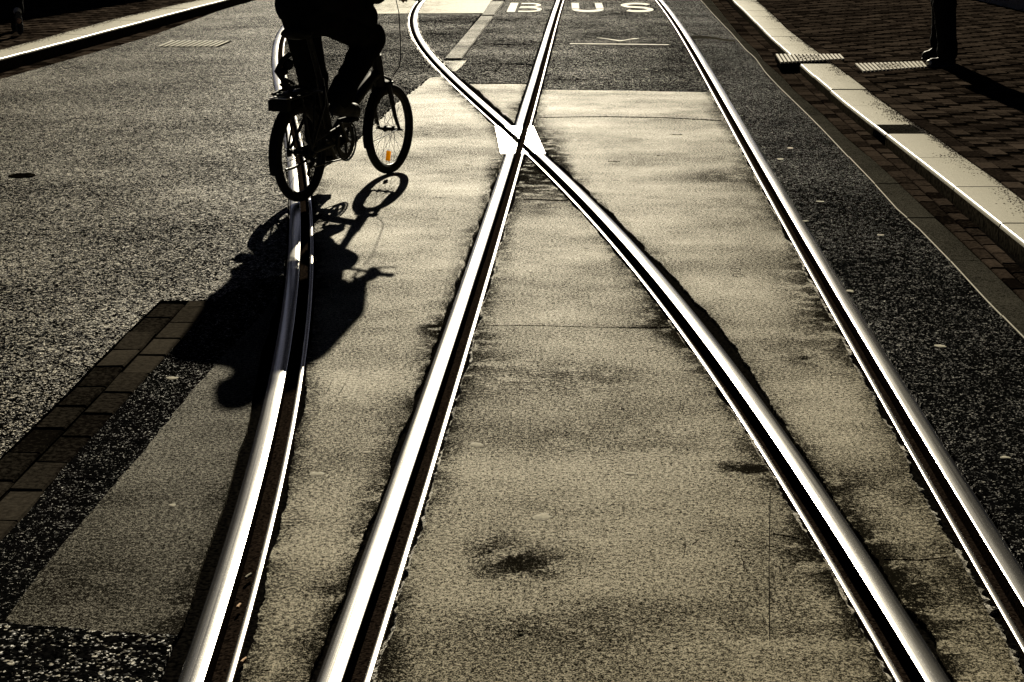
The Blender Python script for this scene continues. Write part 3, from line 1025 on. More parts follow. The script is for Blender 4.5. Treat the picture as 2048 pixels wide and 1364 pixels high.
# kerb inlet
r_ = tag(empty('kerb_inlet', (KF(10.7), (y_gap0 + y_gap1) / 2, 0)), 'dark kerb inlet with a perforated iron top, set between two pale kerbstones', 'kerb inlet')
o0 = Vector(r_.location)
bm = bmesh.new()
ym, hl = o0.y, (y_gap1 - y_gap0) / 2 - 0.008
a, b = KF(ym), KB(ym)
for i in range(14):
    for sgn in (0, 1):
        pass
n_b = 13
for i in range(n_b):
    yy = ym - hl + 2 * hl * (i + .5) / n_b
    box(bm, Vector(((KF(yy) + KB(yy)) / 2 + .012 - o0.x, yy - o0.y, KH - .0085)), (b - a - .03, 0.012, 0.012))
for i in range(6):
    t_ = (i + .5) / 6
    tube(bm, [(KF(ym - hl) + .03 + (b - a - .04) * t_ - o0.x, -hl, KH - .012), (KF(ym + hl) + .03 + (b - a - .04) * t_ - o0.x, hl, KH - .012)], 0.005, 6)
link('grate', bm, M['band'], r_)
bm = bmesh.new()
fr = []
for yy in (ym - hl, ym, ym + hl):
    fr.append((KF(yy) + .012 - o0.x, yy - o0.y, KH - .0148))
tube(bm, fr, 0.0145, 10)
link('front_bar', bm, M['kerb_edge'], r_, smooth=60)
bm = bmesh.new()
box(bm, (b - a - .02 + a - o0.x, 0, KH / 2 - .02), (0.02, 2 * hl, KH + .03)); box(bm, ((a + b) / 2 - o0.x, 0, -0.02), (b - a, 2 * hl, 0.02))
link('inlet_box', bm, M['bitumen'], r_)


# gully covers
def cover(px, label, star, z=KH):
    c = [Vector((*G(x, y, z), z)) for x, y in px]   # TL, TR, BR, BL
    o0 = (c[0] + c[1] + c[2] + c[3]) / 4
    r_ = tag(empty('gully_cover', (o0.x, o0.y, z)), label, 'gully cover', 'slotted iron gully covers by the right kerb')
    P = lambda u, v, h=0.0: (c[3].lerp(c[2], u)).lerp(c[0].lerp(c[1], u), v) - Vector((o0.x, o0.y, z)) + Vector((0, 0, h))

    def bar(bm, u0, v0, u1, v1, h0, h1):
        pts = [(u0, v0), (u1, v0), (u1, v1), (u0, v1)]
        lo = [bm.verts.new(P(u, v, h0)) for u, v in pts]; hi = [bm.verts.new(P(u, v, h1)) for u, v in pts]
        bm.faces.new(hi); bm.faces.new(lo[::-1])
        for i in range(4): bm.faces.new((lo[i], lo[(i + 1) % 4], hi[(i + 1) % 4], hi[i]))
    bm = bmesh.new()
    bar(bm, 0, 0, 1, 1, -0.05, -0.006)
    link('frame', bm, M['cast_dark'], r_)  # near-black slab: darkness of the void below the slots, as colour
    bm = bmesh.new()
    n = 17
    for i in range(n):
        u = (i + 0.1) / n; u1 = (i + 0.68) / n
        if 5 <= i <= 10:
            bar(bm, u, 0.02, u1, 0.20, -0.006, 0.010); bar(bm, u, 0.72, u1, 0.98, -0.006, 0.010)
        else:
            bar(bm, u, 0.02, u1, 0.98, -0.006, 0.010)
    for i in range(5, 11):
        for j in range(3):
            if (i + j) % 2: bar(bm, (i + .15) / n, .26 + j * .15, (i + 1.0) / n, .34 + j * .15, -0.006, 0.010)
            else: bar(bm, (i + .2) / n, .24 + j * .15, (i + .55) / n, .37 + j * .15, -0.006, 0.010)
    if star:
        for k in range(6):
            a_ = k * math.pi / 3
            bar(bm, .93 + .025 * math.cos(a_) - .006, .55 + .16 * math.sin(a_) - .03, .93 + .025 * math.cos(a_) + .008, .55 + .16 * math.sin(a_) + .04, 0.010, 0.013)
    link('slotted_top', bm, M['cast_iron'], r_)


cover([(1550.5, 109.5), (1682, 109.5), (1691, 119), (1561, 126.5)], 'pale slotted iron gully cover laid across the kerb line', False)
cover([(1709, 128.5), (1846, 124), (1856, 135), (1726, 144.5)], 'pale slotted iron gully cover on the pavement at the toe of the standing person', True)

# small gully grate in the left road and round cover
c4 = [Vector((*G(x, y), 0)) for x, y in ((344, 82), (465, 83), (437, 94.5), (314, 94.5))]
o0 = sum(c4, Vector()) / 4
r_ = tag(empty('road_gully', o0), 'pale slotted gully grate in the left carriageway near the kerb', 'road gully')
bm = bmesh.new()
for i in range(11):
    u0, u1 = i / 11, (i + 0.52) / 11
    q = [c4[0].lerp(c4[1], u0), c4[0].lerp(c4[1], u1), c4[3].lerp(c4[2], u1), c4[3].lerp(c4[2], u0)]
    hi = [bm.verts.new(p - o0 + Vector((0, 0, 0.008))) for p in q]; lo = [bm.verts.new(p - o0 + Vector((0, 0, 0.001))) for p in q]
    bm.faces.new(hi[::-1])
    for k in range(4): bm.faces.new((lo[k], lo[(k + 1) % 4], hi[(k + 1) % 4], hi[k]))
bmesh.ops.recalc_face_normals(bm, faces=bm.faces)
link('grate_bars', bm, M['cast_iron'], r_)
bm = bmesh.new()
hi = [bm.verts.new(p - o0 + Vector((0, 0, 0.003))) for p in c4]
bm.faces.new(hi[::-1])
link('gully_void', bm, M['cast_dark'], r_)  # black sheet painting the shade between the bars

mx, my = G(44, 352)
bm = bmesh.new()
bmesh.ops.create_cone(bm, cap_ends=True, segments=32, radius1=0.075, radius2=0.073, depth=0.010, matrix=Matrix.Translation((0, 0, 0.001)))
for k in range(4):
    box(bm, (0, (k - 1.5) * 0.03, 0.007), (0.09, 0.008, 0.004))
ro = link('valve_cover', bm, M['cast_dark'], smooth=40)
ro.location = (mx, my, 0)
tag(ro, 'small round dark iron cover in the left carriageway at the picture edge', 'valve cover')

# divider stones between bend and bus lane (two pieces)
for k, L_ in enumerate(([(888, 119.5), (923.5, 119.5), (987.5, 33), (962, 33)], [(963, 31.5), (988.5, 31.5), (1009, 3), (981, 3)])):
    q = [Vector((*G(x, y), 0)) for x, y in L_]
    c = sum(q, Vector()) / 4
    bm = bmesh.new()
    hi = [bm.verts.new((p - c) * 0.985 + Vector((0, 0, 0.012))) for p in q]; lo = [bm.verts.new(p - c + Vector((0, 0, -0.02))) for p in q]
    bm.faces.new(hi)
    for i in range(4): bm.faces.new((lo[i], lo[(i + 1) % 4], hi[(i + 1) % 4], hi[i]))
    bmesh.ops.recalc_face_normals(bm, faces=bm.faces)
    es = [e for e in bm.edges if all(v.co.z > 0 for v in e.verts)]
    bmesh.ops.bevel(bm, geom=es, offset=0.008, segments=2, affect='EDGES')
    d_ = link('divider_stone', bm, M['concrete_old'], smooth=40)
    d_.location = c
    tag(d_, ('long low grey divider stone ending beside the bending rail' if k == 0 else 'low grey divider stone next to the letter B at the picture top'), 'divider stone', 'divider stones left of the bus lane')


# herringbone pavements
def pavement(name, f0, f1, y0, y1, z, mat):
    bm = bmesh.new()
    ys = [y0 + (y1 - y0) * i / 60 for i in range(61)]
    rows = [(bm.verts.new((f0(y), y, z - 0.007)), bm.verts.new((f1(y), y, z - 0.007))) for y in ys]
    for a, b in zip(rows, rows[1:]): bm.faces.new((a[0], a[1], b[1], b[0]))
    for f_ in bm.faces:
        f_.normal_update()
        if f_.normal.z < 0: f_.normal_flip()
    tag(link(name, bm, M['sand']), kind='structure')


def herring(name, f0, f1, y0, y1, z, mat, course=True):
    bm = bmesh.new(); sh = bm.verts.layers.float.new('shade')
    W_, L_ = 0.105, 0.21
    xmin = min(f0(y0), f0(y1), f1(y0), f1(y1)) - .3; xmax = max(f0(y0), f0(y1), f1(y0), f1(y1)) + .3
    nx = int((xmax - xmin) / W_) + 4; ny = int((y1 - y0) / W_) + 4
    lim0 = lambda y: min(f0(y), f1(y)); lim1 = lambda y: max(f0(y), f1(y))
    for j in range(ny):
        for i in range(nx):
            m_ = (i - j) % 4
            if m_ == 0: cx, cy, ang, = xmin + (i + 1) * W_, y0 + (j + .5) * W_, 0
            elif m_ == 2:
                # upright brick occupying cells (i+?, j) and (i+?, j+1)
                cx, cy, ang = xmin + (i + .5) * W_, y0 + (j + 1.0) * W_, math.pi / 2
            else: continue
            sidek = 0.11 if course else 0.0
            Lb, cb = L_ - .004, cx
            hw = Lb / 2 if ang == 0 else W_ / 2
            lo_, hi_ = lim0(cy) + (sidek if f1(y0) > f0(y0) else .02), lim1(cy) - (sidek if f1(y0) < f0(y0) else .02)
            a_, b_ = max(cx - hw, lo_), min(cx + hw, hi_)
            if b_ - a_ < .03: continue
            if ang == 0: brick(bm, sh, (a_ + b_) / 2, cy, z - .04, z, b_ - a_, W_ - .004, 0, 0.007, 0.003)
            else: brick(bm, sh, (a_ + b_) / 2, cy, z - .04, z, Lb, min(b_ - a_, W_ - .004), ang, 0.007, 0.003)
    if course:
        sgn = 1 if f1(y0) > f0(y0) else -1
        y = y0
        while y < y1:
            sl_ = (f0(y + .2) - f0(y - .2)) / 0.4
            brick(bm, sh, f0(y) + sgn * .058, y, z - .04, z, L_ - .007, W_ - .007, math.atan2(1, sl_), 0.010, 0.004)
            y += L_
    tag(link(name, bm, mat), kind='structure')


BX = as_fn([(1955, -4), (1969, 0), (2048, 24), (2130, 48)], KH)   # foot of the right facade
bw = lambda y: 6.35
pavement('pavement', lambda y: KB(y) + .004, lambda y: 7.5, 2, 43, KH, None)
pavement('pavement', lambda y: LKB(y) - .004, lambda y: -10.0, 2, 43, KL, None)
herring('pavement_bricks', lambda y: KB(y) + .008, bw, 7.0, 27.5, KH - .002, M['pave_right'])
herring('pavement_bricks', lambda y: LKB(y) - .008, lambda y: -8.0, 13.5, 27.5, KL - .002, M['pave_right'])

# ------------------------------------------------------------------ road markings
def ribbon_letter(strokes, x0, x1, y0, y1, lean, parent, name='letter', z=0.004):
    """strokes: list of (points in the unit square, pen width) drawn with a round pen stretched like the letter"""
    bm = bmesh.new()
    mp_ = lambda u, v: (x0 + (x1 - x0) * u + lean * v, y0 + (y1 - y0) * v)
    for si, (pts, wd) in enumerate(strokes):
        if isinstance(wd, str):
            vs = [bm.verts.new((*mp_(u, v), z)) for u, v in pts]
            bm.faces.new(vs)
            continue
        n = len(pts)
        rows = []
        for i, (u, v) in enumerate(pts):
            a = pts[max(i - 1, 0)]; b = pts[min(i + 1, n - 1)]
            tx, ty = b[0] - a[0], b[1] - a[1]
            L_ = math.hypot(tx, ty) or 1
            nx_, ny_ = -ty / L_ * wd / 2, tx / L_ * wd / 2
            rows.append((bm.verts.new((*mp_(u + nx_, v + ny_), z)), bm.verts.new((*mp_(u - nx_, v - ny_), z))))
        for a, b in zip(rows, rows[1:]): bm.faces.new((a[0], a[1], b[1], b[0]))
    for f_ in bm.faces:
        f_.normal_update()
        if f_.normal.z < 0: f_.normal_flip()
    return link(name, bm, M['paint'], parent)


def arc(cx, cy, rx, ry, a0, a1, n=14):
    return [(cx + rx * math.cos(R(a0 + (a1 - a0) * i / n)), cy + ry * math.sin(R(a0 + (a1 - a0) * i / n))) for i in range(n + 1)]


yb, yt = gy(24.6), gy(6.2)
px2x = lambda px, py: G(px, py)[0]
bus = tag(empty('bus_marking', (0, 0, 0)), 'white worn lettering BUS painted across the lane at the picture top', 'road marking')
B_ = [([(0, 0), (.235, 0), (.235, 1), (0, 1)], 'fill'),
      ([(.32, .07)] + arc(.62, .27, .30, .20, -90, 90) + [(.32, .47)], .125),
      ([(.34, .56)] + arc(.60, .745, .27, .185, -90, 90) + [(.34, .93)], .125)]
ribbon_letter(B_, px2x(1013, 24.6), px2x(1084, 24.6), yb, yt, 0.0 + (px2x(1021.5, 6.2) - px2x(1013, 24.6)), bus)
U_ = [([(0, .36), (.235, .36), (.235, 1), (0, 1)], 'fill'), ([(.765, .36), (1, .36), (1, 1), (.765, 1)], 'fill'),
      (arc(.5, .30, .40, .20, 180, 360), .19)]
ribbon_letter(U_, px2x(1144, 24.6), px2x(1209.5, 24.6), yb, yt, px2x(1143, 6.2) - px2x(1144, 24.6), bus)
S_ = [(arc(.50, .74, .40, .18, 15, 205) + [(.25, .56), (.5, .51), (.72, .46)] + arc(.52, .27, .38, .18, 40, -150), .18)]
ribbon_letter(S_, px2x(1243, 24.6), px2x(1310, 24.6), yb, yt, px2x(1240, 6.2) - px2x(1243, 24.6), bus)


def flat_poly(name, polys, mat, z, parent=None):
    bm = bmesh.new()
    for L_ in polys:
        vs = [bm.verts.new((*G(x, y), z)) for x, y in L_]
        bm.faces.new(vs)
    for f_ in bm.faces:
        f_.normal_update()
        if f_.normal.z < 0: f_.normal_flip()
    return link(name, bm, mat, parent)


o_ = flat_poly('lane_line', [[(1140, 87.4), (1200, 87.8), (1270, 88.5), (1339, 89.5), (1335, 90.4), (1270, 89.9), (1200, 89.2), (1140, 88.5)]], M['paint'], 0.004)
tag(o_, 'thin white line painted across the lane under the chevron', 'road marking')
o_ = flat_poly('chevron_mark', [[(1192, 76.2), (1204, 76.6), (1238, 81.2), (1246, 81.2), (1268, 77.2), (1280, 77.6), (1262, 79.2), (1243, 83.0), (1237, 83.0), (1212, 78.4)]], M['paint'], 0.0045)
tag(o_, 'small white chevron painted between the straight rails', 'road marking')


# ------------------------------------------------------------------ gum, butts, leaves
def blob(x, y, rx, ry, h=0.0011, seed=0):
    bm = bmesh.new()
    c = bm.verts.new((0, 0, h))
    n = 14
    ring, rim = [], []
    for k in range(n):
        a = 2 * math.pi * k / n
        q = 1 + 0.45 * fn(math.cos(a), math.sin(a), 1.3, seed * 7.1) + 0.2 * random.uniform(-1, 1)
        ring.append(bm.verts.new((rx * q * .8 * math.cos(a), ry * q * .8 * math.sin(a), h * .9)))
        rim.append(bm.verts.new((rx * q * math.cos(a), ry * q * math.sin(a), 0.0)))
    for k in range(n):
        bm.faces.new((c, ring[k], ring[(k + 1) % n])); bm.faces.new((ring[k], rim[k], rim[(k + 1) % n], ring[(k + 1) % n]))
    o = link('gum_spot', bm, M['gum'], smooth=60)
    o.location = (x, y, 0.0005)
    return o


gums = [(345, 1011, 8), (634, 948, 14), (952, 890, 13), (733, 905, 8), (1262, 948, 11), (1085, 1034, 17), (345, 756, 10), (640, 803, 6), (690, 793, 7), (838, 697, 9), (820, 624, 9), (795, 431, 9), (935, 330, 8), (905, 422, 9), (1085, 433, 5), (1112, 467, 5),
        (1145, 477, 5), (1173, 496, 6), (862, 436, 7), (885, 470, 5), (1580, 296, 6), (945, 357, 6), (1150, 280, 4), (1880, 692, 12), (1640, 403, 8), (1610, 442, 6), (1560, 318, 6), (1700, 582, 8), (2010, 915, 9), (1760, 470, 7), (1340, 462, 5), (1062, 545, 5),
        (1015, 600, 5), (720, 560, 5), (880, 540, 6), (760, 655, 5), (700, 640, 5), (1415, 420, 5), (1290, 430, 4), (1130, 1080, 6)]
for i, (x, y, r0) in enumerate(gums):
    sc_ = (G(x + r0, y)[0] - G(x, y)[0])
    wx, wy = G(x, y)
    o = blob(wx, wy, sc_ * 1.0, sc_ * random.uniform(.8, 1.3), seed=i)
    if x > 1540:
        tag(o, 'small pale trodden gum spot on the dark asphalt right of the rails', 'gum spot', 'gum spots on the dark asphalt')
    elif x < 540:
        tag(o, ('pale round gum spot on the concrete left of the curving rail' if y > 900 else 'pale flat gum spot on the dark strip beside the pavers'), 'gum spot')
    else:
        tag(o, 'small pale trodden gum spot on the concrete between the rails', 'gum spot', 'gum spots on the track concrete')

for i, (x, y, ln, an, lab) in enumerate([(478, 1213, 0.020, 1.4, 'orange cigarette end lying in the leftmost rail groove'), (497, 1153, 0.026, 1.2, 'pale crushed cigarette end against the guard lip of the leftmost rail'), (488, 1322, 0.022, 1.25, 'orange cigarette end beside the guard lip at the picture bottom')]):
    z = -0.030 if i < 2 else -0.005
    x_, y_ = G(x, y, z)
    bm = bmesh.new()
    tube(bm, [(-ln / 2, 0, 0), (0, 0.001, 0), (ln / 2, 0, 0)], [0.0038, 0.004, 0.0037], 12)
    o = link('cigarette_end', bm, M['butt'] if i != 1 else M['gum'], smooth=50)
    o.location = (x_, y_, z + 0.001)
    o.rotation_euler = (0, 0, an)
    tag(o, lab, 'cigarette end')

# dark leaves and a twig trodden flat on the slabs
for i, (x, y, ln, wd_, an, lab) in enumerate([
        (852, 270, .035, .020, .3, 'small dark leaf on the concrete right of the front wheel'),
        (1607, 716, .030, .016, .2, 'dark curled leaf on the concrete between the two right rails'),
        (1246, 821, .016, .009, .1, 'small dark leaf scrap on the concrete in mid slab'),
        (1041, 1266, .018, .012, .5, 'dark crumb of leaf below the dark stain near the picture bottom'),
        (1322, 312, .055, .010, .2, 'pale twig scrap on the far concrete between the rails'),
        (1500, 1130, .012, .006, 1.2, 'tiny dark leaf scrap near the long joint at lower right')]):
    wx, wy = G(x, y)
    bm = bmesh.new()
    n = 10
    c0 = bm.verts.new((0, 0, .004))
    rg_ = [bm.verts.new((ln / 2 * math.cos(2 * math.pi * k / n), wd_ / 2 * math.sin(2 * math.pi * k / n) * (1 if k % 2 else .6), .001 + .005 * abs(math.sin(1.7 * k + i)))) for k in range(n)]
    for k in range(n): bm.faces.new((c0, rg_[k], rg_[(k + 1) % n]))
    r2 = bmesh.ops.extrude_face_region(bm, geom=bm.faces[:])
    for v in [g for g in r2['geom'] if isinstance(g, bmesh.types.BMVert)]: v.co.z -= .0008
    bmesh.ops.recalc_face_normals(bm, faces=bm.faces)
    o = link('leaf_scrap', bm, M['leaf'] if i == 4 else M['cast_dark'])
    o.location = (wx, wy, .0006); o.rotation_euler = (0, 0, an)
    tag(o, lab, 'leaf scrap')

# rings and strokes stamped in the slab, scratches
bm = bmesh.new()
for (x, y) in ((1471, 540), (1476, 551)):
    wx, wy = G(x, y)
    tube(bm, [(wx + .021 * math.cos(a_ * math.pi / 10), wy + .030 * math.sin(a_ * math.pi / 10), .0004) for a_ in range(21)], .0012, 5, cap=False)
for (x0, y0, x1, y1) in ((1436, 320, 1440, 311), (1441, 320, 1445, 311), (1447, 319, 1451, 310), (1370, 1075, 1368, 1112), (1481, 1108, 1489, 1142), (1258, 305, 1264, 312), (1385, 1090, 1396, 1078),
                         (700, 470, 712, 471), (1180, 345, 1183, 352), (1225, 360, 1240, 361), (650, 790, 662, 766), (676, 790, 690, 768), (1290, 700, 1310, 694), (1370, 800, 1362, 830), (1362, 800, 1356, 826), (1130, 905, 1150, 900), (870, 395, 886, 396)):
    a_, b_ = G(x0, y0), G(x1, y1)
    tube(bm, [(*a_, .0003), ((a_[0] + b_[0]) / 2 + .002, (a_[1] + b_[1]) / 2, .0005), (*b_, .0003)], [.0005, .0012, .0005], 5)
tag(link('slab_scratches', bm, M['bitumen']), kind='structure')

# crumbs of dirt along the kerb back and loose chips: nobody could count them
def crumbs(bm, spots, KH=KH):
    for x, y, r0 in spots:
        a, b, c = r0, r0 * random.uniform(.6, 1.8), r0 * .6
        ca = random.uniform(0, 3)
        vs = [bm.verts.new((x + (px * math.cos(ca) - py * math.sin(ca)), y + (px * math.sin(ca) + py * math.cos(ca)), KH + c * .5 + pz)) for px, py, pz in
              ((a, 0, 0), (0, b, 0), (-a, 0, 0), (0, -b, 0), (0, 0, c), (0, 0, -c))]
        for i in range(4):
            bm.faces.new((vs[i], vs[(i + 1) % 4], vs[4])); bm.faces.new((vs[(i + 1) % 4], vs[i], vs[5]))


grit = plain('grit', (0.10, 0.06, 0.035), 0.9, var=0.7, scale=300)
sp_ = []
for k in range(5200):
    y = random.uniform(7.4, 26) if random.random() < .7 else random.uniform(7.4, 12)
    sp_.append((KB(y) - abs(random.gauss(0, 0.035)) * (1.6 if fn(0, y, .8, 2) > 0 else .6), y, random.uniform(0.0015, 0.0055)))
bm = bmesh.new(); crumbs(bm, sp_)
tag(link('kerb_grit', bm, grit), 'brown grit and crumbs gathered along the back of the right kerb', 'grit', kind='stuff')
sp_ = []
for k in range(2500):
    y = random.uniform(14, 26)
    sp_.append((LKB(y) + abs(random.gauss(0, 0.05)), y, random.uniform(0.002, 0.006)))
bm = bmesh.new(); crumbs(bm, sp_, KL)
tag(link('kerb_grit', bm, grit), 'brown grit along the back of the left kerb', 'grit', kind='stuff')

# ------------------------------------------------------------------ bicycle
BR = Vector((-1.075, 8.83, 0.0)); BFp = Vector((-0.685, 9.745, 0.0))
HD = math.atan2((BFp - BR).y, (BFp - BR).x)
WB = (BFp - BR).length
bike = tag(empty('bicycle', BR, HD), 'black small-wheeled bicycle with rack and mudguards ridden along the curving rail', 'bicycle')
WR = 0.25


def wheel(x, rear):
    wroot = empty('wheel', (x, 0, WR)); wroot.parent = bike
    if not rear: wroot.rotation_euler = (0, 0, R(-3))
    bm = bmesh.new()
    n, m_ = 64, 12
    rt = 0.024
    rings = []
    for i in range(n):
        a = 2 * math.pi * i / n
        ring = []
        for k in range(m_):
            b = 2 * math.pi * k / m_
            rr = WR - rt + rt * math.cos(b)
            ring.append(bm.verts.new((rr * math.cos(a), rt * math.sin(b), rr * math.sin(a))))
        rings.append(ring)
    for i in range(n):
        for k in range(m_):
            bm.faces.new((rings[i][k], rings[(i + 1) % n][k], rings[(i + 1) % n][(k + 1) % m_], rings[i][(k + 1) % m_]))
    link('tyre', bm, M['rubber'], wroot, smooth=60)
    bm = bmesh.new()
    prof = [(0.205, -.013), (0.213, -.013), (0.215, 0), (0.213, .013), (0.205, .013), (0.198, .007), (0.198, -.007)]
    rings = []
    for i in range(n):
        a = 2 * math.pi * i / n
        rings.append([bm.verts.new((r0 * math.cos(a), y0, r0 * math.sin(a))) for r0, y0 in prof])
    for i in range(n):
        for k in range(len(prof)):
            k2 = (k + 1) % len(prof)
            bm.faces.new((rings[i][k], rings[(i + 1) % n][k], rings[(i + 1) % n][k2], rings[i][k2]))
    link('rim', bm, M['dark_metal'], wroot, smooth=50)
    bm = bmesh.new()
    for i in range(28):
        a = 2 * math.pi * i / 28
        sd = 0.026 if i % 2 else -0.026
        a2 = a + (0.75 if (i // 2) % 2 else -0.75)
        tube(bm, [(0.019 * math.cos(a2), sd, 0.019 * math.sin(a2)), (0.202 * math.cos(a), 0, 0.202 * math.sin(a))], 0.0010, 5)
    link('spokes', bm, M['dark_metal'], wroot)
    bm = bmesh.new()
    tube(bm, [(0, -.062, 0), (0, -.055, 0), (0, -.03, 0), (0, -.028, 0), (0, -.022, 0), (0, -.02, 0), (0, .02, 0), (0, .022, 0), (0, .028, 0), (0, .03, 0), (0, .055, 0), (0, .062, 0)],
         [.006, .009, .009, .02, .02, .011, .011, .02, .02, .009, .009, .006], 14)
    tube(bm, [(0, -.085, 0), (0, .085, 0)], 0.0048, 8)
    link('hub', bm, M['dark_metal'], wroot, smooth=40)
    bm = bmesh.new()
    a = R(-105) if not rear else R(60)
    rm = Matrix.Rotation(-a, 3, 'Y')
    box(bm, Vector((0.150 * math.cos(a), -0.014, 0.150 * math.sin(a))), (0.055, 0.012, 0.034), rm, 0.002)
    if not rear: link('spoke_reflector', bm, M['amber'], wroot)
    return wroot


wheel(0, True)
wheel(WB, False)


def part(name, fn_, mat, smooth=45, parent=None):
    bm = bmesh.new(); fn_(bm)
    return link(name, bm, mat, parent or bike, smooth=smooth)


def frame(bm):
    tube(bm, [(.865, 0, .565), (.80, 0, .555), (.56, 0, .43), (.36, 0, .315), (.30, 0, .30)], [.024, .031, .031, .030, .026], 14)
    tube(bm, [(.895, 0, .50), (.853, 0, .67)], .030, 14)
    tube(bm, [(.395, 0, .265), (.30, 0, .34), (.225, 0, .60)], [.022, .022, .020], 12)
    tube(bm, [(.395, -.04, .265), (.395, .04, .265)], .023, 14)
    for s in (-1, 1):
        tube(bm, [(.37, s * .025, .265), (.25, s * .045, .258), (.0, s * .062, .25)], .010, 8)
        tube(bm, [(.235, s * .018, .56), (.19, s * .04, .47), (.0, s * .062, .255)], .0085, 8)
        box(bm, Vector((0, s * .062, .25)), (.045, .006, .05), None, .002)


part('frame', frame, M['black_paint'])


def fork(bm):
    tube(bm, [(.90, 0, .505), (.905, 0, .49)], .022, 12)
    tube(bm, [(.905, -.05, .507), (.905, .05, .507)], .014, 10)
    for s in (-1, 1):
        tube(bm, [(.905, s * .045, .51), (.925, s * .055, .42), (.95, s * .060, .33), (WB, s * .064, .25)], [.015, .013, .011, .009], 10)


part('fork', fork, M['black_paint'])


def stem(bm):
    tube(bm, [(.853, 0, .65), (.835, 0, .72), (.805, 0, .86), (.79, 0, .99)], [.027, .022, .020, .018], 12)
    tube(bm, [(.79, 0, .985), (.82, 0, 1.0), (.85, 0, 1.005)], .014, 10)
    ball(bm, (.845, 0, .69), (.026, .026, .018))


part('stem', stem, M['black_paint'])


def hbar(bm):
    tube(bm, [(.80, .285, 1.005), (.815, .20, 1.01), (.85, .10, 1.008), (.852, 0, 1.005), (.85, -.10, 1.008), (.815, -.20, 1.01), (.80, -.285, 1.005)], .0115, 10)


bars = part('handlebar', hbar, M['black_paint'])
for s in (-1, 1):
    part('grip', lambda bm: tube(bm, [(.812, s * .195, 1.01), (.80, s * .292, 1.005)], .017, 12), M['rubber'], parent=bars)
    part('brake_lever', lambda bm: tube(bm, [(.825, s * .175, 1.005), (.865, s * .185, .985), (.87, s * .24, .97), (.862, s * .275, .965)], [.008, .007, .006, .005], 8), M['dark_metal'], parent=bars)


def guard(cx, a0, a1, r0=.268, w_=.030):
    def f_(bm):
        rows = []
        n = 22
        for i in range(n + 1):
            a = R(a0 + (a1 - a0) * i / n)
            row = []
            for (dy, dr) in ((-w_, -.012), (-w_ * .8, .002), (0, .010), (w_ * .8, .002), (w_, -.012), (w_ * .75, -.003), (0, .005), (-w_ * .75, -.003)):
                row.append(bm.verts.new((cx + (r0 + dr) * math.cos(a), dy, .25 + (r0 + dr) * math.sin(a))))
            rows.append(row)
        for p, q in zip(rows, rows[1:]):
            for k in range(8): bm.faces.new((p[k], q[k], q[(k + 1) % 8], p[(k + 1) % 8]))
        bm.faces.new(rows[0]); bm.faces.new(rows[-1][::-1])
    return f_


g1 = part('mudguard', guard(0, 50, 197), M['black_plastic'])
g2 = part('mudguard', guard(WB, 92, 196), M['black_plastic'])
for g_, cx, an in ((g1, 0, 185), (g2, WB, 188)):
    def stay(bm):
        for s in (-1, 1):
            tube(bm, [(cx, s * .066, .255), (cx + .262 * math.cos(R(an)), s * .03, .25 + .262 * math.sin(R(an)))], .0022, 6)
    part('stay', stay, M['dark_metal'], parent=g_)


def rack(bm):
    for s in (-1, 1):
        tube(bm, [(.20, s * .025, .535), (.12, s * .055, .552), (-.17, s * .055, .540), (-.19, s * .04, .535)], .0065, 8)
        tube(bm, [(.0, s * .068, .258), (-.03, s * .062, .40), (-.06, s * .055, .545)], .0055, 8)
        tube(bm, [(.0, s * .068, .258), (.04, s * .062, .40), (.07, s * .055, .545)], .0055, 8)
    tube(bm, [(.15, 0, .55), (-.18, 0, .542)], .005, 8)
    for x in (-.18, -.10, 0, .1): tube(bm, [(x, -.055, .547), (x, .055, .547)], .005, 8)
    box(bm, Vector((-.02, 0, .560)), (.33, .075, .012), None, .003)


rk = part('rack', rack, M['dark_metal'])
lamp = part('rear_lamp', lambda bm: box(bm, Vector((-.205, -.01, .512)), (.04, .11, .058), None, .008), M['black_plastic'], parent=rk)
part('rack_strap', lambda bm: tube(bm, [(-.20, .03, .565), (-.05, .035, .58), (.1, .03, .575), (.15, .02, .56)], .008, 8), M['rubber'], parent=rk)
part('lamp_bracket', lambda bm: (box(bm, Vector((-.20, -.01, .547)), (.05, .10, .005), None, .001)), M['chrome'], parent=rk)


def cable_bundle(bm):
    tube(bm, [(-.06, .0, .57), (-.09, .03, .62), (-.12, .05, .67), (-.10, .03, .72), (-.05, .01, .75)], .013, 8)
    ball(bm, (-.10, .03, .665), (.035, .03, .02)); ball(bm, (-.06, .02, .70), (.03, .03, .03))
    tube(bm, [(-.03, .03, .57), (-.08, .05, .60), (-.10, .01, .63), (-.04, .0, .60)], .009, 8)


part('luggage_cord', cable_bundle, M['rubber'], parent=rk)


def saddle(bm):
    ball(bm, (.02, 0, .855), (.11, .075, .030)); ball(bm, (.13, 0, .86), (.11, .034, .022)); ball(bm, (.0, 0, .845), (.07, .085, .03))


sd_ = part('saddle', saddle, M['black_plastic']); remesh(sd_, .008)
part('seat_post', lambda bm: tube(bm, [(.228, 0, .59), (.115, 0, .84)], .0155, 12), M['dark_metal'])
BB = Vector((.395, 0, .265))
CA = math.atan2(.12, -.10)


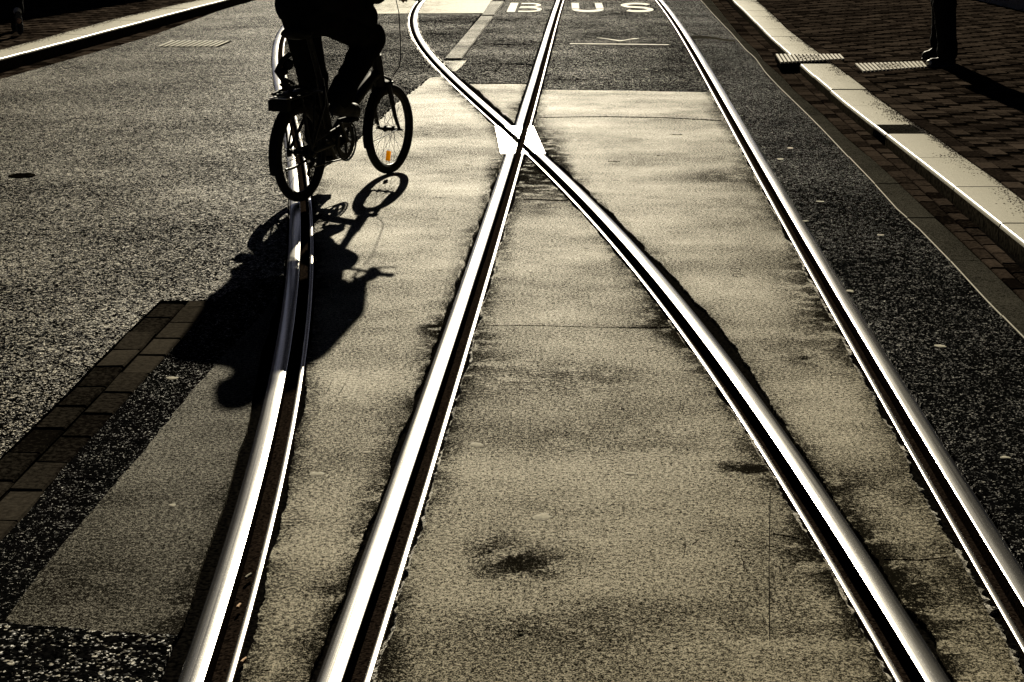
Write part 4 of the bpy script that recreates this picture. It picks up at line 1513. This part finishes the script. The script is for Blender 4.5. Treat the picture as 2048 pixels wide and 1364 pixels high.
def chainring(bm):
    n = 48
    for (ro_, ri_, y_) in ((.100, .066, -.048),):
        rows = []
        for i in range(n):
            a = 2 * math.pi * i / n
            rr = ro_ + (.003 if i % 2 else -.002)
            rows.append([bm.verts.new((BB.x + r0 * math.cos(a), y_ + dy, BB.z + r0 * math.sin(a))) for r0, dy in ((rr, -.002), (rr, .002), (ri_, .002), (ri_, -.002))])
        for i in range(n):
            for k in range(4): bm.faces.new((rows[i][k], rows[(i + 1) % n][k], rows[(i + 1) % n][(k + 1) % 4], rows[i][(k + 1) % 4]))
    for k in range(5):
        a = CA + 2 * math.pi * k / 5
        tube(bm, [(BB.x, -.048, BB.z), (BB.x + .074 * math.cos(a), -.048, BB.z + .074 * math.sin(a))], [.012, .007], 6)
    # chain guard ring
    pts = [(BB.x + .104 * math.cos(2 * math.pi * i / 40), -.056, BB.z + .104 * math.sin(2 * math.pi * i / 40)) for i in range(41)]
    tube(bm, pts, .0055, 6, cap=False)


part('chainring', chainring, M['dark_metal'])


def cranks(bm):
    for s, a in ((-1, CA), (1, CA + math.pi)):
        tube(bm, [(BB.x, s * .058, BB.z), (BB.x + .078 * math.cos(a), s * .064, BB.z + .078 * math.sin(a)), (BB.x + .156 * math.cos(a), s * .070, BB.z + .156 * math.sin(a))], [.013, .010, .010], 8)
    tube(bm, [(BB.x, -.06, BB.z), (BB.x, .06, BB.z)], .012, 8)


part('crank', cranks, M['dark_metal'])
PED = {}
for s, a in ((-1, CA), (1, CA + math.pi)):
    c = Vector((BB.x + .156 * math.cos(a), s * .122, BB.z + .156 * math.sin(a)))
    PED[s] = c
    part('pedal', lambda bm: (box(bm, c + Vector((0, 0, .004)), (.085, .085, .018), None, .004), tube(bm, [c + Vector((0, -s * .055, 0)), c], .006, 8)), M['black_plastic'])


def chain(bm):
    tube(bm, [(BB.x, -.048, BB.z + .094), (.0, -.045, .285)], .0048, 6)
    tube(bm, [(BB.x, -.048, BB.z - .094), (.02, -.047, .175), (-.01, -.047, .16)], .0048, 6)


part('chain', chain, M['dark_metal'])


def mech(bm):
    for r0, y_ in ((.036, -.043), (.028, -.048), (.022, -.053)):
        tube(bm, [(0, y_ - .0015, .25), (0, y_ + .0015, .25)], r0, 20)
    tube(bm, [(0, -.062, .24), (.01, -.068, .20), (.015, -.05, .175)], [.010, .012, .008], 8)
    ball(bm, (.012, -.05, .185), (.018, .006, .018)); ball(bm, (-.005, -.05, .150), (.018, .006, .018))
    ball(bm, (-.01, -.085, .25), .012); ball(bm, (.0, -.078, .215), .014)


part('gear_changer', mech, M['dark_metal'])
part('kickstand', lambda bm: tube(bm, [(.30, .035, .25), (.22, .05, .20), (.05, .06, .165), (-.02, .075, .16)], [.009, .008, .007, .008], 8), M['dark_metal'])
part('front_brake', lambda bm: (tube(bm, [(.93, .03, .52), (.945, 0, .545), (.93, -.045, .53), (.93, -.055, .50)], .008, 8), box(bm, Vector((.935, -.045, .515)), (.03, .02, .014), None, .003)), M['dark_metal'])
part('brake_cable', lambda bm: tube(bm, [(.86, -.12, .985), (.88, -.13, .90), (.92, -.115, .78), (.955, -.10, .66), (.962, -.085, .60), (.95, -.05, .545)], .0028, 6), M['rubber'])
part('gear_cable', lambda bm: tube(bm, [(.86, .16, .985), (.92, .14, .90), (.93, .06, .78), (.89, .02, .66), (.80, .03, .60), (.56, .036, .47), (.30, .03, .33)], .0028, 6), M['rubber'])


# ------------------------------------------------------------------ people
def lerp(a, b, t): return Vector(a).lerp(Vector(b), t)


def hand(bm, wrist, dirv, palm_n, side, curl=0.6, grip_c=None):
    """palm, five bent fingers; dirv: along the hand, palm_n: out of the palm side, side: +1/-1 towards the thumb"""
    d = Vector(dirv).normalized(); n_ = Vector(palm_n).normalized(); t = d.cross(n_).normalized() * side
    wv = Vector(wrist)
    c = wv + d * .045
    for k in range(4):
        off_ = (k - 1.5) * .020
        capsule(bm, wv + d * .012 + t * off_ * .55, wv + d * .088 + t * off_, .014, .0115, 10)
    for k, ln in enumerate((.068, .078, .072, .056)):
        off_ = (1.5 - k) * .020
        p = wv + d * .090 + t * off_
        ang = 0.0
        dd = d.copy()
        for j, fr in enumerate((.42, .33, .25)):
            ang += curl * (0.9 if j else 0.7)
            dd = (d * math.cos(ang) + n_ * math.sin(ang)).normalized()
            q = p + dd * ln * fr * 1.15
            capsule(bm, p, q, .0092 - j * .0008, .0086 - j * .0008, 10)
            p = q
    p = wv + d * .025 + t * .030
    for j, fr in enumerate((.034, .030, .024)):
        a_ = .75 - .25 * j
        dd = (d * math.cos(a_) + t * math.sin(a_) * (1 - .5 * j) + n_ * (.25 + .35 * curl * j)).normalized()
        q = p + dd * fr
        capsule(bm, p, q, .0115 - j * .0012, .0105 - j * .0012, 10)
        p = q


def shoe_mesh(bm, heel, toe, up=Vector((0, 0, 1)), w_=.047, h_=.060):
    heel, toe = Vector(heel), Vector(toe)
    d = (toe - heel).normalized()
    u = (up - d * up.dot(d)).normalized()
    L_ = (toe - heel).length
    capsule(bm, heel + d * .035 + u * .036, heel + d * .10 + u * .036, .036, .036, 14)
    capsule(bm, heel + d * .09 + u * .034, toe - d * .050 + u * .030, .037, .040, 14)
    capsule(bm, toe - d * .09 + u * .030, toe - d * .036 + u * .026, .042, .030, 14)
    capsule(bm, heel + d * .045 + u * .05, heel + d * .05 + u * .095, .036, .034, 14)
    capsule(bm, heel + d * .06 + u * .075, toe - d * .10 + u * .045, .033, .030, 14)


def sole_mesh(bm, heel, toe, up=Vector((0, 0, 1))):
    heel, toe = Vector(heel), Vector(toe)
    d = (toe - heel).normalized(); u = (up - d * up.dot(d)).normalized(); s = d.cross(u)
    L_ = (toe - heel).length
    top_, bot_ = [], []
    n = 28
    for k in range(n):
        a = 2 * math.pi * k / n
        f_ = .5 + .5 * math.cos(a)
        wv = (.033 + .013 * f_) * math.sin(a) * (1.0 if abs(math.sin(a)) > .2 else 1.0) * (1 - .22 * math.exp(-((f_ - .45) / .15) ** 2))
        p = heel + d * (L_ * f_) + s * wv
        top_.append(bm.verts.new(p + u * .016)); bot_.append(bm.verts.new(p))
    bm.faces.new(top_); bm.faces.new(bot_[::-1])
    for k in range(n): bm.faces.new((top_[k], bot_[k], bot_[(k + 1) % n], top_[(k + 1) % n]))
    bmesh.ops.recalc_face_normals(bm, faces=bm.faces)


def person(name_label, J, parent_loc, rz, coat_len, face, shoe_mats=('shoe', 'shoe'), hair_long=False, legw=1.0, seated=False, hands=None):
    """J: joints in local coordinates: hipL hipR kneeL kneeR ankL ankR heelL toeL heelR toeR pelvis chest neck head shL shR elL elR wrL wrR"""
    root = tag(empty('person', parent_loc, rz), name_label, 'person')
    J = {k: Vector(v) for k, v in J.items()}
    fwd = Vector(face).normalized()
    # body: one continuous surface
    bm = bmesh.new()
    capsule(bm, J['pelvis'], J['chest'], .125, .135); capsule(bm, J['shL'], J['shR'], .060, .060)
    capsule(bm, J['chest'], J['neck'], .09, .055); capsule(bm, J['neck'], J['head'] - Vector((0, 0, .06)), .052, .055)
    hc = J['head']
    Rm = fwd.to_track_quat('X', 'Z').to_matrix()
    ball(bm, hc + Rm @ Vector((-.008, 0, .025)), (.095, .075, .098), Rm, 20)
    ball(bm, hc + Rm @ Vector((.020, 0, -.035)), (.066, .060, .075), Rm, 18)
    ball(bm, hc + Rm @ Vector((.052, 0, -.085)), (.030, .034, .024), Rm)
    capsule(bm, hc + Rm @ Vector((.080, 0, .012)), hc + Rm @ Vector((.099, 0, -.020)), .008, .013, 10)
    for s in (-1, 1):
        ball(bm, hc + Rm @ Vector((0, s * .075, -.008)), (.018, .008, .030), Rm)
        ball(bm, hc + Rm @ Vector((.077, s * .030, .018)), (.013, .016, .010), Rm)
        capsule(bm, hc + Rm @ Vector((.083, s * .012, .030)), hc + Rm @ Vector((.075, s * .045, .030)), .008, .006, 8)
    capsule(bm, hc + Rm @ Vector((.082, -.020, -.052)), hc + Rm @ Vector((.082, .020, -.052)), .009, .009, 10)
    capsule(bm, hc + Rm @ Vector((.080, -.016, -.064)), hc + Rm @ Vector((.080, .016, -.064)), .009, .009, 10)
    for s, k in ((1, 'L'), (-1, 'R')):
        capsule(bm, J['hip' + k], J['knee' + k], .078, .055); capsule(bm, J['knee' + k], J['ank' + k], .052, .036)
        capsule(bm, J['ank' + k], lerp(J['heel' + k], J['toe' + k], .55) + Vector((0, 0, .04)), .034, .028)
        capsule(bm, J['sh' + k], J['el' + k], .050, .040); capsule(bm, J['el' + k], J['wr' + k], .038, .025)
        h = hands[k]
        hand(bm, J['wr' + k], h[0], h[1], h[2], h[3])
    remesh(link('body', bm, M['skin'], root), .0065, 3)
    # hair
    bm = bmesh.new()
    ball(bm, hc + Rm @ Vector((-.022, 0, .040)), (.098, .084, .098), Rm, 20)
    if hair_long:
        capsule(bm, hc + Rm @ Vector((-.06, 0, .02)), hc + Rm @ Vector((-.075, 0, -.14)), .06, .035)
    for k in range(26):
        a = random.uniform(1.2, 5.0); q = hc + Rm @ Vector((-.02 + .085 * math.cos(a), .078 * math.sin(a), random.uniform(-.04, .08)))
        ball(bm, q, random.uniform(.014, .024), None, 8)
    remesh(link('hair', bm, M['hair'], root), .009, 2)
    # trousers
    bm = bmesh.new()
    capsule(bm, J['pelvis'] + Vector((0, 0, -.02)), J['pelvis'] + Vector((0, 0, .10)), .150, .140)
    for k in 'LR':
        hp, kn, an = J['hip' + k], J['knee' + k], J['ank' + k]
        capsule(bm, hp, kn, .095 * legw, .078 * legw)
        capsule(bm, kn, lerp(kn, an, .93), .078 * legw, .062 * legw)
        # creases and hem folds
        ax = (an - kn).normalized()
        for q, rr in ((.35, .074), (.62, .070), (.80, .071), (.93, .074)):
            c = lerp(kn, an, q) + Vector((random.uniform(-.008, .008), random.uniform(-.008, .008), 0))
            capsule(bm, c - ax * .012, c + ax * .012, rr * legw, rr * .96 * legw)
        c = lerp(hp, kn, .97)
        ball(bm, c + Vector((.0, 0, .01)), .085 * legw)
    remesh(link('trousers', bm, M['trouser'], root), .010, 3)
    # coat
    bm = bmesh.new()
    pel, ch = J['pelvis'], J['chest']
    capsule(bm, pel + (pel - ch).normalized() * coat_len, ch, .15 if seated else .168, .158)
    if not seated: capsule(bm, pel, pel + (pel - ch).normalized() * coat_len + Vector((0, 0, -.01)), .165, .185)
    capsule(bm, J['shL'], J['shR'], .078, .078); capsule(bm, ch, J['neck'], .115, .068)
    for k in 'LR':
        capsule(bm, J['sh' + k], J['el' + k], .078, .062); capsule(bm, J['el' + k], lerp(J['el' + k], J['wr' + k], .94), .062, .044)
        for q in (.25, .5, .78):
            c = lerp(J['el' + k], J['wr' + k], q); ball(bm, c, .060 - .015 * q, None, 10)
    if seated:
        capsule(bm, J['hipR'] + Vector((0, 0, .11)), lerp(J['hipR'], J['kneeR'], .78) + Vector((0, .01, .085)), .13, .10)
        capsule(bm, ch + Vector((.03, -.02, -.08)), Vector((.43, -.15, 1.07)), .13, .10)  # coat bulk out of view, added to fill the rider's cast shadow
        capsule(bm, Vector((.43, -.15, 1.07)), Vector((.56, -.16, 1.02)), .10, .06)
        capsule(bm, J['hipL'] + Vector((-.02, 0, .05)), J['hipL'] + Vector((.03, 0, .0)), .115, .09)
        capsule(bm, J['shR'] + Vector((0, .05, -.05)), pel + Vector((.03, -.06, 0)), .12, .13)
        capsule(bm, J['shL'] + Vector((0, -.05, -.05)), pel + Vector((.03, .06, 0)), .12, .13)
        capsule(bm, lerp(J['shR'], J['elR'], .2), J['elR'], .10, .085)
        capsule(bm, J['elR'], lerp(J['elR'], J['wrR'], .6), .085, .058)
    for q in range(0 if seated else 9):
        a = q * 2 * math.pi / 9
        c = pel + (pel - ch).normalized() * (coat_len + .07) + Vector((.13 * math.cos(a), .13 * math.sin(a), random.uniform(-.03, .03)))
        ball(bm, c, random.uniform(.05, .075), None, 10)
    remesh(link('coat', bm, M['coat'], root), .011, 3)
    for k, sm in zip('LR', shoe_mats):
        hl, to = J['heel' + k], J['toe' + k]
        up = (J['ank' + k] - hl)
        bm = bmesh.new(); shoe_mesh(bm, hl, to, up)
        sh_ = remesh(link('shoe', bm, M['shoe'], root), .006, 3)
        bm = bmesh.new(); sole_mesh(bm, hl - up.normalized() * .002, to - up.normalized() * .002, up)
        link('sole', bm, M['sole'], sh_)
        if sm == 'pale':
            d = (to - hl).normalized(); u = (up - d * up.dot(d)).normalized()
            bm = bmesh.new(); ball(bm, to - d * .030 + u * .030, (.036, .036, .028))
            remesh(link('toe_cap', bm, M['shoe_pale'], sh_), .006, 2)
        if sm == 'sock':
            bm = bmesh.new(); capsule(bm, lerp(hl, J['ank' + k], .75), lerp(J['ank' + k], J['knee' + k], .22), .043, .040)
            remesh(link('sock', bm, M['sock'], root), .006, 2)
    return root


pr_, pl_ = PED[-1], PED[1]
down_hand = lambda: None
rider = {
    'pelvis': (.13, -.02, .985), 'chest': (.24, -.055, 1.27), 'neck': (.30, -.075, 1.42), 'head': (.375, -.085, 1.54),
    'hipL': (.13, .055, .93), 'hipR': (.13, -.09, .93),
    'kneeL': (.36, .115, .575), 'ankL': (pl_.x - .085, .118, pl_.z + .115), 'heelL': (pl_.x - .15, .118, pl_.z + .030), 'toeL': (pl_.x + .11, .128, pl_.z + .018),
    'kneeR': (.515, -.150, .785), 'ankR': (pr_.x - .10, -.118, pr_.z + .125), 'heelR': (pr_.x - .165, -.115, pr_.z + .045), 'toeR': (pr_.x + .10, -.128, pr_.z + .010),
    'shL': (.255, .145, 1.365), 'shR': (.255, -.250, 1.355), 'elL': (.44, .22, 1.16), 'elR': (.45, -.285, 1.14), 'wrL': (.70, .20, 1.04), 'wrR': (.70, -.195, 1.04)}
gh = {'L': ((.95, 0, -.1), (0, 0, -1), -1, .75), 'R': ((.95, 0, -.1), (0, 0, -1), 1, .75)}
person('person in black coat and trousers riding the small-wheeled bicycle away', rider, BR, HD, .0, (1, 0, -.05), seated=True, hands=gh, legw=1.0)

# person standing on the right pavement, facing left
sx, sy = G(1884, 132, KH)
stand = {
    'pelvis': (-.06, .04, .95), 'chest': (-.07, .04, 1.28), 'neck': (-.08, .04, 1.45), 'head': (-.10, .04, 1.59),
    'hipL': (-.04, -.05, .92), 'hipR': (-.02, .13, .92),
    'kneeL': (-.02, -.05, .50), 'ankL': (.035, -.05, .095), 'heelL': (.105, -.04, .004), 'toeL': (-.150, -.07, .004),
    'kneeR': (.06, .36, .50), 'ankR': (.11, .55, .14), 'heelR': (.17, .58, .055), 'toeR': (-.06, .50, .004),
    'shL': (-.05, -.15, 1.40), 'shR': (-.07, .23, 1.40), 'elL': (.04, -.22, 1.12), 'elR': (.03, .30, 1.12), 'wrL': (-.02, -.24, .86), 'wrR': (-.05, .31, .87)}
hh = {'L': ((-.1, -.05, -1), (0, 1, 0), -1, .35), 'R': ((-.1, .05, -1), (0, -1, 0), 1, .35)}
person('person in black trousers standing on the right pavement beside the gully cover', stand, (sx, sy, KH), 0, .12, (-1, 0, 0), shoe_mats=('pale', 'shoe'), hands=hh, legw=1.22)

# person walking off on the left pavement, rear foot lifting
lx, ly = G(41, 71, KL)
walk = {
    'pelvis': (-.12, .30, .93), 'chest': (-.12, .34, 1.26), 'neck': (-.12, .37, 1.43), 'head': (-.12, .40, 1.57),
    'hipR': (-.03, .28, .90), 'hipL': (-.21, .30, .90),
    'kneeR': (-.05, .20, .50), 'ankR': (-.035, .075, .235), 'heelR': (-.005, -.030, .235), 'toeR': (.0, .0, .006),
    'kneeL': (-.22, .50, .50), 'ankL': (-.22, .62, .10), 'heelL': (-.22, .55, .004), 'toeL': (-.23, .81, .004),
    'shL': (-.31, .36, 1.38), 'shR': (.07, .36, 1.38), 'elL': (-.38, .28, 1.12), 'elR': (.14, .42, 1.12), 'wrL': (-.36, .34, .88), 'wrR': (.12, .56, .92)}
wh = {'L': ((0, .1, -1), (1, 0, 0), 1, .35), 'R': ((0, .3, -1), (-1, 0, 0), -1, .35)}
person('person in dark clothes walking away on the left pavement, heel raised', walk, (lx, ly, KL), 0, .12, (0, 1, 0), shoe_mats=('shoe', 'sock'), hands=wh, legw=.85)


# ------------------------------------------------------------------ buildings that flank the street
def facade(label, x, depth, y0, y1, h, sgn, bays, first_sill):
    """sgn = +1: building to the right of the street (its face looks to -x)"""
    r_ = tag(empty('building', (x, y0, KH)), label, 'building')
    wl = bmesh.new()
    L_ = y1 - y0
    bay = L_ / bays
    sto = [(0.55, 2.7), (3.9, 5.6), (7.0, 8.6)]
    sto = [s for s in sto if s[1] < h - .5]
    # piers and spandrels butted end to end, so that the openings are real
    for i in range(bays + 1):
        a = max(0, i * bay - .35); b = min(L_, i * bay + .35)
        box(wl, (sgn * .2, (a + b) / 2, h / 2), (.4, b - a, h))
    lv = [0] + [z for s in sto for z in s] + [h]
    for i in range(bays):
        a = i * bay + .35; b = (i + 1) * bay - .35
        for k in range(0, len(lv), 2):
            z0, z1 = lv[k], lv[k + 1]
            box(wl, (sgn * .21, (a + b) / 2, (z0 + z1) / 2), (.38, b - a, z1 - z0))
    box(wl, (sgn * (.42 + depth / 2), L_ / 2, h / 2), (depth, L_, h))
    link('wall', wl, M['facade'], r_)
    bm = bmesh.new()
    box(bm, (-sgn * .03, L_ / 2, .16), (.06, L_, .32), None, .004)
    link('plinth', bm, M['stone'], r_)
    bm = bmesh.new()
    box(bm, (-sgn * .05, L_ / 2, h + .12), (.9, L_ + .2, .24), None, .02)
    link('cornice', bm, M['stone'], r_)
    for i in range(bays):
        a = i * bay + .35; b = (i + 1) * bay - .35
        for (z0, z1) in sto:
            bm = bmesh.new()
            yc, zc = (a + b) / 2, (z0 + z1) / 2
            for q in (-1, 1):
                box(bm, (sgn * .12, yc + q * ((b - a) / 2 - .03), zc), (.06, .058, z1 - z0 - .004))
                box(bm, (sgn * .12, yc, zc + q * ((z1 - z0) / 2 - .03)), (.058, b - a - .124, .056))
            w_ = link('window', bm, M['sill'], r_)
            bm = bmesh.new(); box(bm, (sgn * .125, yc, zc), (.012, b - a - .11, z1 - z0 - .11))
            link('pane', bm, M['glass'], w_)
            bm = bmesh.new(); box(bm, (-sgn * .03, yc, z0 - .025), (.16, b - a + .1, .05), None, .006)
            link('sill', bm, M['sill'], w_)
    return r_


facade('rendered shop building with stone plinth and pale window sills along the right pavement', 6.42, 5.0, -8, 38, 10, 1, 11, .5)
facade('rendered building along the left pavement behind the added canvas', -8.6, 5.0, 2, 44, 10, -1, 10, .5)

# shop window base that just shows at the top right corner
q0, q1 = G(1985, 0, KH), G(2048, 22, KH)
r_ = tag(empty('shop_window', (q1[0], q1[1], KH)), 'shop window with dark plinth, bright sill and black post at the top right', 'shop window')
dv = Vector((q0[0] - q1[0], q0[1] - q1[1], 0)); Ld = dv.length; dv /= Ld
an = math.atan2(dv.y, dv.x)
rt = Matrix.Rotation(an, 3, 'Z')
Lw = 4.6
def wb(name, cx, cy, cz, s, mat, par, bev=.003):
    bm = bmesh.new(); box(bm, rt @ Vector((cx, -cy, 0)) + Vector((0, 0, cz)), s, rt, bev)
    return link(name, bm, mat, par)
# local: x along the front, second number = distance behind the front
wb('plinth', Lw / 2 - .9, .20, .075, (Lw, .40, .15), M['cast_dark'], r_)
wb('sill', Lw / 2 - .9, .21, .160, (Lw, .38, .020), M['sill'], r_)
wb('pane', Lw / 2 - .9, .26, 1.2, (Lw, .02, 2.05), M['glass'], r_)
wb('lintel', Lw / 2 - .9, .20, 2.35, (Lw, .40, .25), M['cast_dark'], r_)
for xx in (.12 - .03, 1.9, 3.6):
    wb('post', xx, .07, 1.195, (.10, .12, 2.05), M['cast_dark'], r_)

# canvas out of view, added and shaped to shade the upper left pavement
dyA = (3.0 - KL) / math.tan(SUN_EL)
e0, e1 = G(-260, 92, KL), G(300, 0, KL)
pts = [(e0[0], e0[1] + dyA), (e1[0], e1[1] + dyA), (e1[0] + .35, e1[1] + dyA + 4)]
r_ = tag(empty('shade_caster', (-8.6, pts[0][1], 3.0)), 'unseen dark red canvas added to shade the left pavement', 'shade_caster')
bm = bmesh.new()
o0 = Vector((-8.6, pts[0][1], 3.0))
outer = [Vector((x, y, 3.0)) - o0 for x, y in pts]
inner = [Vector((-8.6, p.y + o0.y, 3.5)) - o0 for p in outer]
for a, b, c, d in zip(outer, outer[1:], inner, inner[1:]):
    for zz in (0, .02):
        bm.faces.new([bm.verts.new(v + Vector((0, 0, zz))) for v in (a, b, d, c)])
    bm.faces.new([bm.verts.new(v) for v in (a, b, b + Vector((0, 0, -.25)), a + Vector((0, 0, -.25)))])
link('canvas', bm, M['shade_caster'], r_)
for p, q in zip(outer, inner):
    bm = bmesh.new(); tube(bm, [p, q], .02, 8); link('arm', bm, M['dark_metal'], r_)
